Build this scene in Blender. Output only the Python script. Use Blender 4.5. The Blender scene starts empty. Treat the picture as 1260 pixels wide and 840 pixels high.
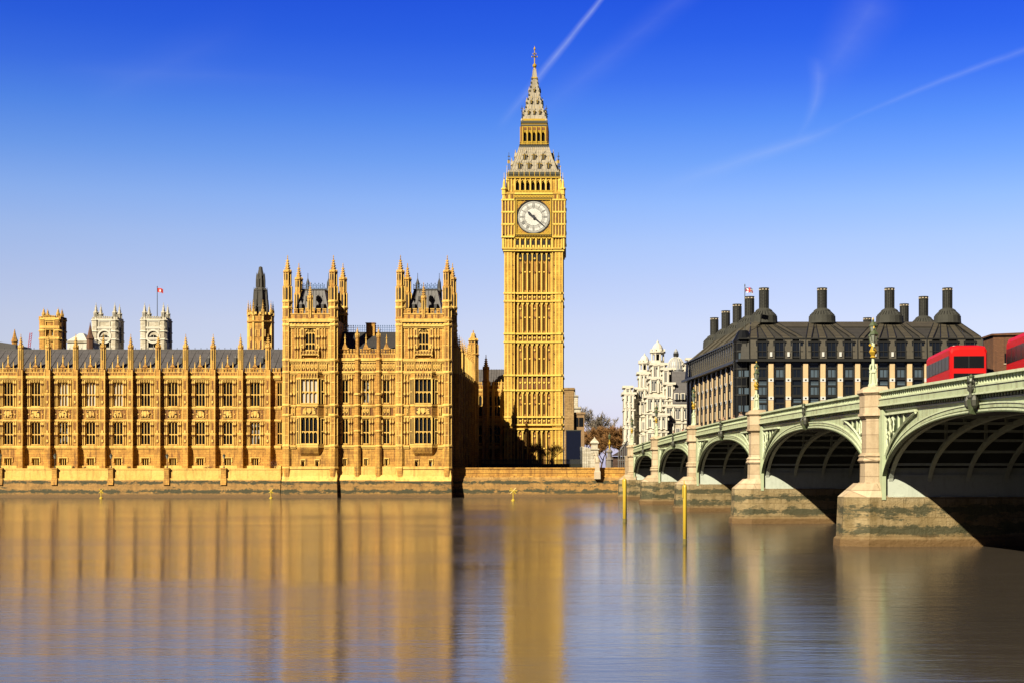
import bpy, math, random
from mathutils import Vector, Matrix
R = math.radians
rnd = random.Random(7)

# ------------------------------------------------------------------ camera, sky, sun, exposure
scene = bpy.context.scene
FPX = 1812.0                    # focal length in pixels of the 1260 px wide photograph
PX0, PY0, EYE = 725.0, 576.0, 5.0
cam_d = bpy.data.cameras.new('camera'); cam = bpy.data.objects.new('camera', cam_d)
scene.collection.objects.link(cam); scene.camera = cam
cam.location = (0, 0, EYE); cam.rotation_euler = (R(90), 0, 0)
cam_d.sensor_width = 36; cam_d.lens = FPX / 1260 * 36
cam_d.shift_x = (630 - PX0) / 1260; cam_d.shift_y = (PY0 - 420) / 1260
cam_d.clip_start = 0.5; cam_d.clip_end = 20000
scene.view_settings.view_transform = 'Standard'; scene.view_settings.look = 'None'
scene.view_settings.exposure = 1.30; scene.view_settings.gamma = 1.0
scene.view_settings.use_curve_mapping = False
scene.cycles.max_bounces = 6; scene.cycles.diffuse_bounces = 2; scene.cycles.caustics_reflective = False; scene.cycles.caustics_refractive = False

SUN = Vector((-0.7, -1.0, 0.88)).normalized()
elev = math.asin(SUN.z); rot = math.atan2(SUN.x, SUN.y)
sun_d = bpy.data.lights.new('sun', 'SUN'); sun = bpy.data.objects.new('sun', sun_d)
scene.collection.objects.link(sun); sun_d.energy = 5.0; sun_d.angle = R(0.5); sun_d.color = (1.0, 0.89, 0.68)
sun.rotation_euler = SUN.to_track_quat('Z', 'Y').to_euler(); sun.location = (-60, -60, 120)

world = bpy.data.worlds.new('World'); scene.world = world; world.use_nodes = True
class NT:
    """tiny helper for node trees"""
    def __init__(s, nt): s.nt = nt; s.n = nt.nodes; s.l = nt.links
    def new(s, t, **k):
        n = s.n.new(t)
        for a, v in k.items(): setattr(n, a, v)
        return n
    def put(s, sock, v):
        if v is None: return
        if isinstance(v, bpy.types.NodeSocket): s.l.new(v, sock)
        else: sock.default_value = v
    def math(s, op, a, b=None, c=None, clamp=False):
        n = s.new('ShaderNodeMath', operation=op, use_clamp=clamp)
        s.put(n.inputs[0], a); s.put(n.inputs[1], b)
        if c is not None: s.put(n.inputs[2], c)
        return n.outputs[0]
    def mix(s, fac, a, b, mode='MIX'):
        n = s.new('ShaderNodeMix', data_type='RGBA', blend_type=mode)
        s.put(n.inputs[0], fac); s.put(n.inputs[6], a); s.put(n.inputs[7], b)
        return n.outputs[2]
    def ramp(s, fac, stops, interp='LINEAR'):
        n = s.new('ShaderNodeValToRGB'); r = n.color_ramp; r.interpolation = interp
        while len(r.elements) < len(stops): r.elements.new(0.5)
        for e, (p, c) in zip(r.elements, stops):
            e.position = p; e.color = c if len(c) == 4 else (*c, 1)
        s.put(n.inputs[0], fac); return n.outputs[0]
    def noise(s, vec, scale, detail=4, rough=0.6, dist=0.0):
        n = s.new('ShaderNodeTexNoise'); s.put(n.inputs['Vector'], vec)
        n.inputs['Scale'].default_value = scale; n.inputs['Detail'].default_value = detail
        n.inputs['Roughness'].default_value = rough; n.inputs['Distortion'].default_value = dist
        return n.outputs[0]
    def mapping(s, vec, scale=(1, 1, 1), loc=(0, 0, 0), rotz=0):
        n = s.new('ShaderNodeMapping'); s.put(n.inputs[0], vec)
        n.inputs['Scale'].default_value = scale; n.inputs['Location'].default_value = loc
        n.inputs['Rotation'].default_value = (0, 0, rotz); return n.outputs[0]
w = NT(world.node_tree); w.n.clear()
sky = w.new('ShaderNodeTexSky', sky_type='NISHITA'); sky.sun_disc = False
sky.sun_elevation = elev; sky.sun_rotation = rot
sky.altitude = 0; sky.air_density = 1.0; sky.dust_density = 0.6; sky.ozone_density = 2.0
tc = w.new('ShaderNodeTexCoord'); sp = w.new('ShaderNodeSeparateXYZ'); w.l.new(tc.outputs['Generated'], sp.inputs[0])
SKY_T = [(0.003, (1.06, 1.03, 1.81)), (0.046, (1.22, 1.08, 1.46)), (0.069, (1.286, 1.095, 1.334)), (0.097, (1.37, 1.124, 1.323)), (0.124, (1.32, 1.12, 1.353)), (0.151, (1.21, 1.13, 1.426)), (0.177, (0.97, 1.07, 1.52)), (0.203, (0.642, 0.90, 1.55)), (0.229, (0.396, 0.72, 1.58)), (0.254, (0.233, 0.515, 1.60)), (0.279, (0.137, 0.393, 1.586)), (0.303, (0.1, 0.323, 1.574)), (0.45, (0.03, 0.12, 0.7)), (1.0, (0.02, 0.08, 0.5))]
tint = w.ramp(sp.outputs[2], [(p_, tuple(x*.805 for x in c_)) for p_, c_ in SKY_T])
col = w.mix(1.0, sky.outputs[0], tint, 'MULTIPLY')
back = w.ramp(w.math('MULTIPLY_ADD', sp.outputs[1], .5, .5), [(0.0, (.12, .13, .16)), (.45, (.16, .18, .22)), (.80, (1, 1, 1))])  # dimming added to the unseen sky behind the camera, weakens fill light
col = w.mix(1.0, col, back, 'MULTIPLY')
# condensation trails and thin cirrus, fixed to directions of the sky
dy = w.math('MAXIMUM', sp.outputs[1], 0.05)
U = w.math('DIVIDE', sp.outputs[0], dy); V = w.math('DIVIDE', sp.outputs[2], dy)
cuv = w.new('ShaderNodeCombineXYZ'); w.l.new(U, cuv.inputs[0]); w.l.new(V, cuv.inputs[1])
wob = w.math('SUBTRACT', w.noise(cuv.outputs[0], 9, 3), 0.5)
front = w.math('GREATER_THAN', sp.outputs[1], 0.2)
def trail(p0, p1, wid0, wid1, amt, bend=0.0):
    (x0, y0), (x1, y1) = [((a - PX0) / FPX, (PY0 - b) / FPX) for a, b in (p0, p1)]
    L = math.hypot(x1 - x0, y1 - y0); ex, ey = (x1 - x0) / L, (y1 - y0) / L
    du = w.math('SUBTRACT', U, x0); dv = w.math('SUBTRACT', V, y0)
    t = w.math('DIVIDE', w.math('ADD', w.math('MULTIPLY', du, ex), w.math('MULTIPLY', dv, ey)), L)
    d = w.math('ADD', w.math('MULTIPLY', du, -ey), w.math('MULTIPLY', dv, ex))
    d = w.math('ADD', d, w.math('MULTIPLY', wob, 0.006))
    if bend: d = w.math('ADD', d, w.math('MULTIPLY', w.math('MULTIPLY', t, w.math('SUBTRACT', 1.0, t)), bend))
    wd = w.math('MULTIPLY_ADD', t, (wid1 - wid0) / FPX, wid0 / FPX)
    g = w.math('SUBTRACT', 1.0, w.math('ABSOLUTE', w.math('DIVIDE', d, wd)), clamp=True)
    g = w.math('POWER', g, 1.6)
    e = w.math('MULTIPLY', w.math('MULTIPLY', t, 5.0, clamp=True), w.math('MULTIPLY', w.math('SUBTRACT', 1.0, t), 2.2, clamp=True))
    return w.math('MULTIPLY', w.math('MULTIPLY', g, e), amt)
cuvs = w.mapping(cuv.outputs[0], (14, 40, 1))
fib = w.math('MULTIPLY_ADD', w.noise(cuvs, 1.0, 5, 0.65), 1.2, 0.25)
tr = [trail((775, -45), (610, 160), 4, 10, .36), trail((900, -50), (600, 190), 20, 30, .06),
      trail((1330, 40), (1000, 170), 8, 4, .15, 0.018), trail((1005, 70), (978, 172), 18, 6, .14, -.03),
      trail((1090, -20), (1000, 120), 60, 30, .10), trail((60, 85), (420, 100), 26, 18, .03),
      trail((1040, 155), (800, 235), 9, 18, .15), trail((100, 130), (330, 20), 40, 50, .03)]
acc = tr[0]
for g in tr[1:]: acc = w.math('ADD', acc, g)
acc = w.math('MULTIPLY', w.math('MULTIPLY', acc, fib, clamp=True), front)
col = w.mix(acc, col, (4.75, 5.55, 7.7, 1))
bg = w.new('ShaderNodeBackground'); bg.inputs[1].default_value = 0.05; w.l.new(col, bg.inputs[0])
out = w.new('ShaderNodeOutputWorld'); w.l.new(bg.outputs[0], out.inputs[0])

# ------------------------------------------------------------------ helpers
def WX(px, Z): return (px - PX0) * Z / FPX          # metres right of the camera for a feature of the facade at distance Z
def WZ(py, Z): return EYE + (PY0 - py) * Z / FPX    # height above the river

class MB:
    def __init__(s): s.v = []; s.f = []; s.m = []; s.tf = None
    def poly(s, pts, m=0):
        b = len(s.v); s.v += [tuple(p) for p in pts]; s.f.append(tuple(range(b, b + len(pts)))); s.m.append(m)
    def box(s, x0, x1, y0, y1, z0, z1, m=0):
        if x0 > x1: x0, x1 = x1, x0
        if y0 > y1: y0, y1 = y1, y0
        if z0 > z1: z0, z1 = z1, z0
        b = len(s.v)
        s.v += [(x0,y0,z0),(x1,y0,z0),(x1,y1,z0),(x0,y1,z0),(x0,y0,z1),(x1,y0,z1),(x1,y1,z1),(x0,y1,z1)]
        for q in ((0,3,2,1),(4,5,6,7),(0,1,5,4),(1,2,6,5),(2,3,7,6),(3,0,4,7)):
            s.f.append(tuple(b + i for i in q)); s.m.append(m)
    def loft(s, rings, m=0, cap=True, closed=True):
        """rings: lists of the same number of points"""
        b = len(s.v); n = len(rings[0])
        for r in rings: s.v += [tuple(p) for p in r]
        for k in range(len(rings) - 1):
            for i in range(n if closed else n - 1):
                j = (i + 1) % n
                s.f.append((b+k*n+i, b+k*n+j, b+(k+1)*n+j, b+(k+1)*n+i)); s.m.append(m)
        if cap and closed:
            s.f.append(tuple(b + i for i in reversed(range(n)))); s.m.append(m)
            s.f.append(tuple(b + (len(rings)-1)*n + i for i in range(n))); s.m.append(m)
    def lathe(s, cx, cy, prof, n=8, m=0, rot=None, cap=True, sx=1, sy=1):
        a0 = math.pi / n if rot is None else rot
        s.loft([[(cx + r*sx*math.cos(a0 + 2*math.pi*i/n), cy + r*sy*math.sin(a0 + 2*math.pi*i/n), z) for i in range(n)] for r, z in prof], m, cap)
    def sq(s, cx, cy, prof, m=0, cap=True):      # square lathe, radius = half width
        s.lathe(cx, cy, [(r * math.sqrt(2), z) for r, z in prof], 4, m, None, cap)
    def tube(s, pts, rad, n=5, m=0):
        pts = [Vector(p) for p in pts]; rings = []
        for i, p in enumerate(pts):
            d = (pts[min(i+1, len(pts)-1)] - pts[max(i-1, 0)]).normalized()
            a = d.cross(Vector((0, 0, 1)))
            if a.length < 1e-3: a = d.cross(Vector((1, 0, 0)))
            a.normalize(); c = d.cross(a)
            r = rad[i] if isinstance(rad, (list, tuple)) else rad
            rings.append([p + (a*math.cos(2*math.pi*k/n) + c*math.sin(2*math.pi*k/n)) * r for k in range(n)])
        s.loft(rings, m)
    def ext_y(s, pts, y0, y1, m=0):             # polygon (x,z) extruded in y
        s.loft([[(x, y0, z) for x, z in pts], [(x, y1, z) for x, z in pts]], m)
    def ext_x(s, pts, x0, x1, m=0):
        s.loft([[(x0, y, z) for y, z in pts], [(x1, y, z) for y, z in pts]], m)
    def diamond(s, cx, cz, r, y0, y1, m=0):
        s.ext_y([(cx-r, cz), (cx, cz-r), (cx+r, cz), (cx, cz+r)], y0, y1, m)
    def add(s, o, mat):
        b = len(s.v); s.v += [tuple(mat @ Vector(p)) for p in o.v]
        s.f += [tuple(b + i for i in f) for f in o.f]; s.m += o.m
    def wall(s, x0, x1, z0, z1, y, holes, d=0.5, m=0):
        """front skin facing -y with rectangular openings and their reveals"""
        xs = sorted({x0, x1, *[min(max(h[0], x0), x1) for h in holes], *[min(max(h[1], x0), x1) for h in holes]})
        zs = sorted({z0, z1, *[h[2] for h in holes], *[h[3] for h in holes]})
        zs = [q for q in zs if z0 <= q <= z1]
        for i in range(len(xs) - 1):
            xm = (xs[i] + xs[i+1]) / 2; run = None
            for j in range(len(zs) - 1):
                zm = (zs[j] + zs[j+1]) / 2
                hole = any(h[0] < xm < h[1] and h[2] < zm < h[3] for h in holes)
                if not hole and run is None: run = zs[j]
                if run is not None and (hole or j == len(zs) - 2):
                    e = zs[j] if hole else zs[j+1]
                    s.poly([(xs[i], y, run), (xs[i+1], y, run), (xs[i+1], y, e), (xs[i], y, e)], m); run = None
        for a, b, c, e in holes:
            a, b = max(a, x0), min(b, x1)
            s.poly([(a, y, c), (a, y+d, c), (a, y+d, e), (a, y, e)], m); s.poly([(b, y+d, c), (b, y, c), (b, y, e), (b, y+d, e)], m)
            s.poly([(a, y, c), (b, y, c), (b, y+d, c), (a, y+d, c)], m); s.poly([(a, y, e), (a, y+d, e), (b, y+d, e), (b, y, e)], m)
    def mesh(s, name, mats, origin=(0, 0, 0), smooth=False):
        me = bpy.data.meshes.new(name); ox, oy, oz = origin
        vs = [s.tf(p) for p in s.v] if s.tf else s.v
        me.from_pydata([(x-ox, y-oy, z-oz) for x, y, z in vs], [], s.f)
        for m in mats: me.materials.append(m)
        me.polygons.foreach_set('material_index', [min(i, len(mats)-1) for i in s.m])
        if smooth: me.polygons.foreach_set('use_smooth', [True]*len(s.f))
        me.update(); return me
C = scene.collection
def link(name, me, parent=None, loc=(0, 0, 0), rotz=0.0, scale=None):
    o = bpy.data.objects.new(name, me); C.objects.link(o); o.location = loc; o.rotation_euler = (0, 0, rotz)
    if scale: o.scale = scale
    if parent: o.parent = parent
    return o
def tag(o, label=None, cat=None, group=None, kind=None):
    if label: o['label'] = label
    if cat: o['category'] = cat
    if group: o['group'] = group
    if kind: o['kind'] = kind
    return o
def thing(name, loc, label, cat, group=None, rotz=0.0):
    return tag(link(name, None, None, loc, rotz), label, cat, group)
def part(t, name, mb, mats, smooth=False):
    """mesh given in world coordinates, child of thing (or of a part with the same origin)"""
    org = t.get('_o') or tuple(t.location)
    o = link(name, mb.mesh(name, mats, org, smooth), t); return o
def sub(p, t, name, mb, mats, smooth=False):
    """sub-part of part p (whose own location is the thing's origin)"""
    return link(name, mb.mesh(name, mats, tuple(t.location), smooth), p)
def copy_tree(o, parent=None):
    kids = list(o.children); c = o.copy(); C.objects.link(c); c.parent = parent
    for k in kids: copy_tree(k, c)
    return c

# ------------------------------------------------------------------ materials
def newmat(name):
    m = bpy.data.materials.new(name); m.use_nodes = True; k = NT(m.node_tree); k.n.clear()
    o = k.new('ShaderNodeOutputMaterial'); b = k.new('ShaderNodeBsdfPrincipled'); k.l.new(b.outputs[0], o.inputs[0])
    return m, k, b
ALB = .575      # painted and stone colours are written as they look in full sun; real reflectance is lower
def al(c): return None if c is None else tuple(x*ALB for x in c)
def world_pos(k): return k.new('ShaderNodeNewGeometry').outputs['Position']
def stone(name, c, c2=None, c3=None, rough=.85, scale=1.0, course=0.0, bump=.25, streak=.5, fine=.35):
    m, k, b = newmat(name); P = world_pos(k)
    c, c2, c3 = al(c), al(c2), al(c3)
    c2 = c2 or tuple(x*.72 for x in c); c3 = c3 or tuple(x*.45 for x in c)
    n1 = k.noise(P, .35*scale, 4, .6); n2 = k.noise(k.mapping(P, (1.6*scale, 1.6*scale, .22*scale)), 1.0, 4, .65)
    n3 = k.noise(P, 3.2*scale, 3, .7)
    col = k.mix(k.math('MULTIPLY', k.math('SUBTRACT', n1, .35), 2.2, clamp=True), (*c, 1), (*c2, 1))
    col = k.mix(k.math('MULTIPLY', k.math('MULTIPLY', k.math('SUBTRACT', n2, .50), 6, clamp=True), streak), col, (*c3, 1))
    col = k.mix(k.math('MULTIPLY', k.math('MULTIPLY', k.math('SUBTRACT', n3, .5), 4, clamp=True), fine), col, (*c3, 1))
    h = n3
    if course:
        br = k.new('ShaderNodeTexBrick'); s = k.new('ShaderNodeSeparateXYZ'); k.l.new(P, s.inputs[0])
        q = k.new('ShaderNodeCombineXYZ'); k.l.new(k.math('ADD', s.outputs[0], s.outputs[1]), q.inputs[0]); k.l.new(s.outputs[2], q.inputs[1])
        k.l.new(q.outputs[0], br.inputs['Vector']); br.inputs['Scale'].default_value = 1.0
        br.inputs['Brick Width'].default_value = course*2.4; br.inputs['Row Height'].default_value = course
        br.inputs['Mortar Size'].default_value = .03; br.inputs['Color1'].default_value = (1.08, 1.06, 1.04, 1); br.inputs['Color2'].default_value = (.66, .60, .50, 1)
        br.inputs['Mortar'].default_value = (.40, .33, .25, 1)
        col = k.mix(.75, col, br.outputs[0], 'MULTIPLY')
    k.l.new(col, b.inputs['Base Color']); b.inputs['Roughness'].default_value = rough
    bp = k.new('ShaderNodeBump'); bp.inputs['Strength'].default_value = bump; bp.inputs['Distance'].default_value = .15
    k.l.new(h, bp.inputs['Height']); k.l.new(bp.outputs[0], b.inputs['Normal']); return m
def plain(name, c, rough=.5, metal=0.0, var=.25, scale=2.0, emit=None, spec=None):
    c = al(c); m, k, b = newmat(name); P = world_pos(k); n = k.noise(P, scale, 4, .65)
    col = k.mix(k.math('MULTIPLY', n, var*2, clamp=True), (*c, 1), (*[x*.55 for x in c], 1))
    k.l.new(col, b.inputs['Base Color']); b.inputs['Roughness'].default_value = rough; b.inputs['Metallic'].default_value = metal
    if spec is not None: b.inputs['Specular IOR Level'].default_value = spec
    return m
def tidal(name, c, top=3.0, weed=(.012, .022, .002), mud=(.15, .080, .018), amt=1.0):
    """stone that is clean above high water and carries weed and mud stains below it"""
    c, weed, mud = al(c), al(weed), al(mud)
    m, k, b = newmat(name); P = world_pos(k); s = k.new('ShaderNodeSeparateXYZ'); k.l.new(P, s.inputs[0]); z = s.outputs[2]
    n1 = k.noise(P, .5, 5, .65); n3 = k.noise(P, 2.5, 4, .7); n2 = k.noise(k.mapping(P, (.22, .22, 1.0)), 1.0, 7, .75, .8); n4 = k.noise(k.mapping(P, (1.1, 1.1, .16)), 1.0, 4, .65)
    q = k.new('ShaderNodeCombineXYZ'); k.l.new(k.math('ADD', s.outputs[0], s.outputs[1]), q.inputs[0]); k.l.new(z, q.inputs[1])
    br = k.new('ShaderNodeTexBrick'); k.l.new(q.outputs[0], br.inputs['Vector']); br.inputs['Scale'].default_value = 1
    br.inputs['Brick Width'].default_value = 1.5; br.inputs['Row Height'].default_value = .62; br.inputs['Mortar Size'].default_value = .045
    br.inputs['Color1'].default_value = (1, 1, 1, 1); br.inputs['Color2'].default_value = (.72, .7, .62, 1); br.inputs['Mortar'].default_value = (.4, .36, .28, 1)
    col = k.mix(k.math('MULTIPLY', k.math('SUBTRACT', n1, .4), 3, clamp=True), (*c, 1), (*[x*.62 for x in c], 1))
    col = k.mix(k.math('MULTIPLY', k.math('SUBTRACT', n3, .48), 2.5, clamp=True), col, (*[x*.5 for x in c], 1))
    col = k.mix(.8, col, br.outputs[0], 'MULTIPLY')
    col = k.mix(k.math('MULTIPLY', k.math('SUBTRACT', n4, .47), 5, clamp=True), col, (c[0]*.26, c[1]*.24, c[2]*.14, 1))
    zz = k.math('ADD', z, k.math('MULTIPLY', k.math('SUBTRACT', n2, .5), 2.6))
    wet = k.math('MULTIPLY', k.math('SUBTRACT', top, zz), 1.6, clamp=True)
    col = k.mix(k.math('MULTIPLY', wet, .55*amt), col, (c[0]*.5, c[1]*.42, c[2]*.25, 1))
    b1 = k.math('SUBTRACT', 1.0, k.math('ABSOLUTE', k.math('DIVIDE', k.math('SUBTRACT', z, top-.95), .45)), clamp=True)
    b2 = k.math('SUBTRACT', 1.0, k.math('ABSOLUTE', k.math('DIVIDE', k.math('SUBTRACT', z, 1.05), .5)), clamp=True)
    n5 = k.noise(k.mapping(P, (.9, .9, 1.6)), 1.0, 6, .8)
    wv = k.math('ADD', k.math('MULTIPLY_ADD', k.math('MAXIMUM', b1, b2), .13, k.math('MULTIPLY', n2, .5)), k.math('MULTIPLY', n5, .5))
    wband = k.math('MULTIPLY', k.math('MULTIPLY', k.math('SUBTRACT', wv, .530), 20, clamp=True), wet)
    col = k.mix(k.math('MULTIPLY', wband, .92*amt), col, (*weed, 1))
    low = k.math('MULTIPLY', k.math('SUBTRACT', .85, k.math('ADD', z, k.math('MULTIPLY', k.math('SUBTRACT', n3, .5), .5))), 2.0, clamp=True)
    col = k.mix(low, col, (*mud, 1))
    k.l.new(col, b.inputs['Base Color']); b.inputs['Roughness'].default_value = .8
    bp = k.new('ShaderNodeBump'); bp.inputs['Strength'].default_value = .5; bp.inputs['Distance'].default_value = .2
    k.l.new(k.math('ADD', n3, n2), bp.inputs['Height']); k.l.new(bp.outputs[0], b.inputs['Normal']); return m
def slate(name, c, row=.5):
    c = al(c)
    m, k, b = newmat(name); P = world_pos(k); s = k.new('ShaderNodeSeparateXYZ'); k.l.new(P, s.inputs[0])
    q = k.new('ShaderNodeCombineXYZ'); k.l.new(k.math('ADD', s.outputs[0], k.math('MULTIPLY', s.outputs[1], .37)), q.inputs[0]); k.l.new(s.outputs[2], q.inputs[1])
    br = k.new('ShaderNodeTexBrick'); k.l.new(q.outputs[0], br.inputs['Vector']); br.inputs['Scale'].default_value = 1
    br.inputs['Brick Width'].default_value = row*1.5; br.inputs['Row Height'].default_value = row; br.inputs['Mortar Size'].default_value = .05
    br.inputs['Color1'].default_value = (*c, 1); br.inputs['Color2'].default_value = (*[x*.7 for x in c], 1); br.inputs['Mortar'].default_value = (*[x*.35 for x in c], 1)
    n = k.noise(P, .6, 5, .7)
    col = k.mix(k.math('MULTIPLY', n, .7), br.outputs[0], (*[x*1.5 for x in c], 1))
    k.l.new(col, b.inputs['Base Color']); b.inputs['Roughness'].default_value = .6; return m
def glassmat(name, c=(.012, .014, .018), light=(.32, .34, .36), thr=.93, rough=.25):
    """dark window glass; here and there a pale blind behind it"""
    c, light = al(c), al(light); m, k, b = newmat(name); oi = k.new('ShaderNodeObjectInfo'); P = world_pos(k)
    r = k.math('GREATER_THAN', oi.outputs['Random'], thr)
    n = k.noise(P, 1.3, 2, .5); sel = k.math('MULTIPLY', r, k.math('GREATER_THAN', n, .47))
    col = k.mix(k.math('MULTIPLY', sel, .75), (*c, 1), (*light, 1))
    k.l.new(col, b.inputs['Base Color']); b.inputs['Roughness'].default_value = rough; b.inputs['Specular IOR Level'].default_value = .12; return m

M = {}
M['stone'] = stone('golden_limestone', (.74, .415, .072), (.54, .25, .034), (.15, .05, .006), course=.42, fine=.5, streak=.75)
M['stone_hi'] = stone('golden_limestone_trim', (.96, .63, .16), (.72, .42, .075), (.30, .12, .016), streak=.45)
M['carved_shade'] = stone('shaded_carving_limestone', (.28, .115, .022), (.18, .062, .010), (.04, .014, .003), scale=2.2, streak=.7, fine=.7)  # darker limestone, shade of the carved recesses put into the colour
M['tower'] = stone('clock_tower_limestone', (.76, .47, .058), (.56, .30, .030), (.17, .07, .006), course=.5)
M['tower_hi'] = stone('clock_tower_trim', (1.0, .70, .14), (.80, .49, .065), (.34, .16, .016), streak=.3)
M['tower_recess_shade'] = stone('clock_tower_shaded_panels', (.46, .235, .036), (.32, .145, .018), (.11, .04, .004), streak=.6)  # panel stone darkened so that recess shade is in the colour
M['gilt'] = plain('gilded_iron', (.78, .50, .05), .4, .35, .3)
M['iron'] = stone('cast_iron_roof_tiles', (.46, .40, .30), (.36, .32, .24), (.20, .17, .12), scale=2, streak=.6)
M['darkiron'] = plain('weathered_dark_iron', (.05, .052, .035), .6, .2)
M['greyroof'] = slate('leaded_roof', (.085, .078, .080), .9)
M['darkroof'] = slate('dark_slate_roof', (.030, .028, .028), .5)
M['glass'] = glassmat('window_glass')
M['glass_plain'] = plain('dark_glass', (.010, .011, .014), .3, 0, .2, spec=.15)
M['black'] = plain('deep_opening', (.010, .008, .006), .9)
M['white_stone'] = stone('portland_stone', (.72, .68, .56), (.62, .57, .45), (.32, .28, .20), course=.5, streak=.35)
M['white_plain'] = stone('portland_stone_trim', (.78, .74, .63), (.70, .65, .53), (.40, .35, .26), streak=.3)
M['green'] = stone('pale_green_bridge_paint', (.54, .63, .40), (.48, .56, .34), (.17, .13, .06), rough=.45, streak=.45, fine=.12, bump=.05)
M['green_hi'] = stone('pale_green_bridge_mouldings', (.70, .80, .54), (.62, .70, .46), (.24, .20, .10), rough=.45, streak=.35, fine=.1, bump=.05)
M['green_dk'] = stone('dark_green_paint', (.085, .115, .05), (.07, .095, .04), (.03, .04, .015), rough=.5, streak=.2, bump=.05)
M['plate'] = stone('grey_green_iron_plate', (.62, .68, .58), (.56, .62, .52), (.34, .38, .30), rough=.6, streak=.3, bump=.05)
M['pier'] = stone('pier_granite', (.62, .50, .34), (.54, .42, .27), (.30, .21, .11), course=.9, streak=.4, scale=.8)
M['pier_wet'] = tidal('tidal_pier_granite', (.50, .39, .21), 3.3, amt=.9)
M['wall_wet'] = tidal('tidal_embankment_stone', (.62, .36, .095), 3.6)
M['bronze'] = plain('dark_bronze', (.022, .022, .020), .45, .3, .3)
M['bronze_roof'] = slate('bronze_tile_roof', (.062, .052, .033), .8)
M['bronze_slope'] = slate('dark_bronze_slope', (.040, .036, .028), .8)
M['chimney'] = stone('bronze_chimney', (.040, .040, .030), (.026, .026, .020), (.012, .012, .009), scale=1.5)
M['tan'] = stone('tan_sandstone', (.74, .54, .30), (.68, .48, .26), (.50, .33, .16), streak=.3, fine=.15)
M['blind'] = plain('pale_window_blind', (.62, .56, .46), .7, 0, .3, 3)
M['palestone'] = stone('pale_sandstone_strip', (.62, .52, .38), (.55, .46, .33), (.4, .3, .2), streak=.3)
M['blueglass'] = plain('blue_grey_glass', (.12, .17, .22), .15, 0, .5, .8)
M['blackglass'] = plain('black_blue_glass', (.012, .016, .026), .15, 0, .4, .8)
M['red'] = plain('red_bus_paint', (.66, .008, .008), .5, 0, .08, .6, spec=.15)
M['tyre'] = plain('black_rubber', (.015, .015, .015), .85)
M['white'] = plain('white_paint', (.78, .78, .76), .5, 0, .15)
M['asphalt'] = stone('asphalt', (.055, .055, .055), (.045, .045, .045), (.03, .03, .03))
M['paving'] = stone('dark_paving', (.07, .065, .055), course=.6)
M['yellow'] = plain('yellow_paint', (.72, .50, .04), .45, 0, .25, 3)
M['brick'] = stone('brown_brick', (.20, .085, .035), (.15, .06, .025), (.07, .03, .015), course=.25)
M['bark'] = stone('brown_bark', (.10, .055, .028), (.08, .045, .022), (.04, .02, .01), bump=.6)
M['twig'] = plain('bare_twigs', (.40, .19, .05), .9, 0, .6, 1.5)
M['greytwig'] = plain('grey_bare_twigs', (.30, .25, .19), .9, 0, .5, 1.5)
M['leaf'] = plain('evergreen_leaves', (.045, .062, .018), .8, 0, .6, 3)
M['redleaf'] = plain('reddish_brown_leaves', (.16, .05, .02), .8, 0, .6, 3)
M['navy'] = plain('navy_hoarding', (.006, .010, .032), .8, 0, .4, spec=.08)
M['greypanel'] = plain('grey_fence_panel', (.22, .22, .21), .6, 0, .4)
M['dial'] = plain('opal_glass_dial', (.80, .80, .76), .4, 0, .10, 1.2)
M['dialline'] = plain('grey_dial_ironwork', (.16, .16, .15), .5)
M['redshed'] = stone('terracotta', (.32, .10, .035), (.25, .08, .03), (.12, .04, .02))
M['blue_iron'] = plain('blue_iron_cresting', (.10, .20, .42), .5, .2)
M['rustglass'] = plain('louvred_brown_opening', (.16, .045, .012), .8)
M['lampglass'] = plain('lamp_glass', (.30, .32, .28), .15)

# ------------------------------------------------------------------ water, ground, river walls
def water():
    m, k, b = newmat('river_water'); P = world_pos(k)
    n = k.noise(k.mapping(P, (.02, .06, 1)), 1.0, 3, .5)
    b.inputs['IOR'].default_value = 1.42
    k.l.new(k.mix(n, (.044, .034, .024, 1), (.036, .032, .028, 1)), b.inputs['Base Color'])
    k.l.new(k.ramp(k.noise(k.mapping(P, (.02, .024, 1), rotz=.4), 1.0, 4, .65, .5), [(.35, (.075,)*3), (.65, (.19,)*3)]), b.inputs['Roughness'])
    w1 = k.noise(k.mapping(P, (.35, 1.9, 1), rotz=.06), 1.0, 3, .6, .5); w2 = k.noise(k.mapping(P, (.05, .40, 1), rotz=-.03), 1.0, 3, .5)
    w3 = k.noise(k.mapping(P, (1.6, 5.0, 1), rotz=.05), 1.0, 3, .6)
    patch = k.math('MULTIPLY_ADD', k.noise(k.mapping(P, (.012, .03, 1)), 1.0, 3, .6), 1.6, .1)
    h = k.math('ADD', w2, k.math('MULTIPLY', k.math('ADD', k.math('MULTIPLY', w1, .36), k.math('MULTIPLY', w3, .26)), patch))
    bp = k.new('ShaderNodeBump'); bp.inputs['Strength'].default_value = .20; bp.inputs['Distance'].default_value = .16
    k.l.new(h, bp.inputs['Height']); k.l.new(bp.outputs[0], b.inputs['Normal'])
    mb = MB(); mb.poly([(-1500, -300, 0), (1500, -300, 0), (1500, 262, 0), (-1500, 262, 0)])
    tag(link('river_water', mb.mesh('river_water', [m])), 'brown river blurred by a long exposure', kind='structure')
water()
mb = MB(); mb.poly([(-5000, 258.5, 4.3), (5000, 258.5, 4.3), (5000, 9000, 4.3), (-5000, 9000, 4.3)])
tag(link('ground', mb.mesh('ground', [M['paving']])), 'paved ground behind the embankment', kind='structure')

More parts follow.
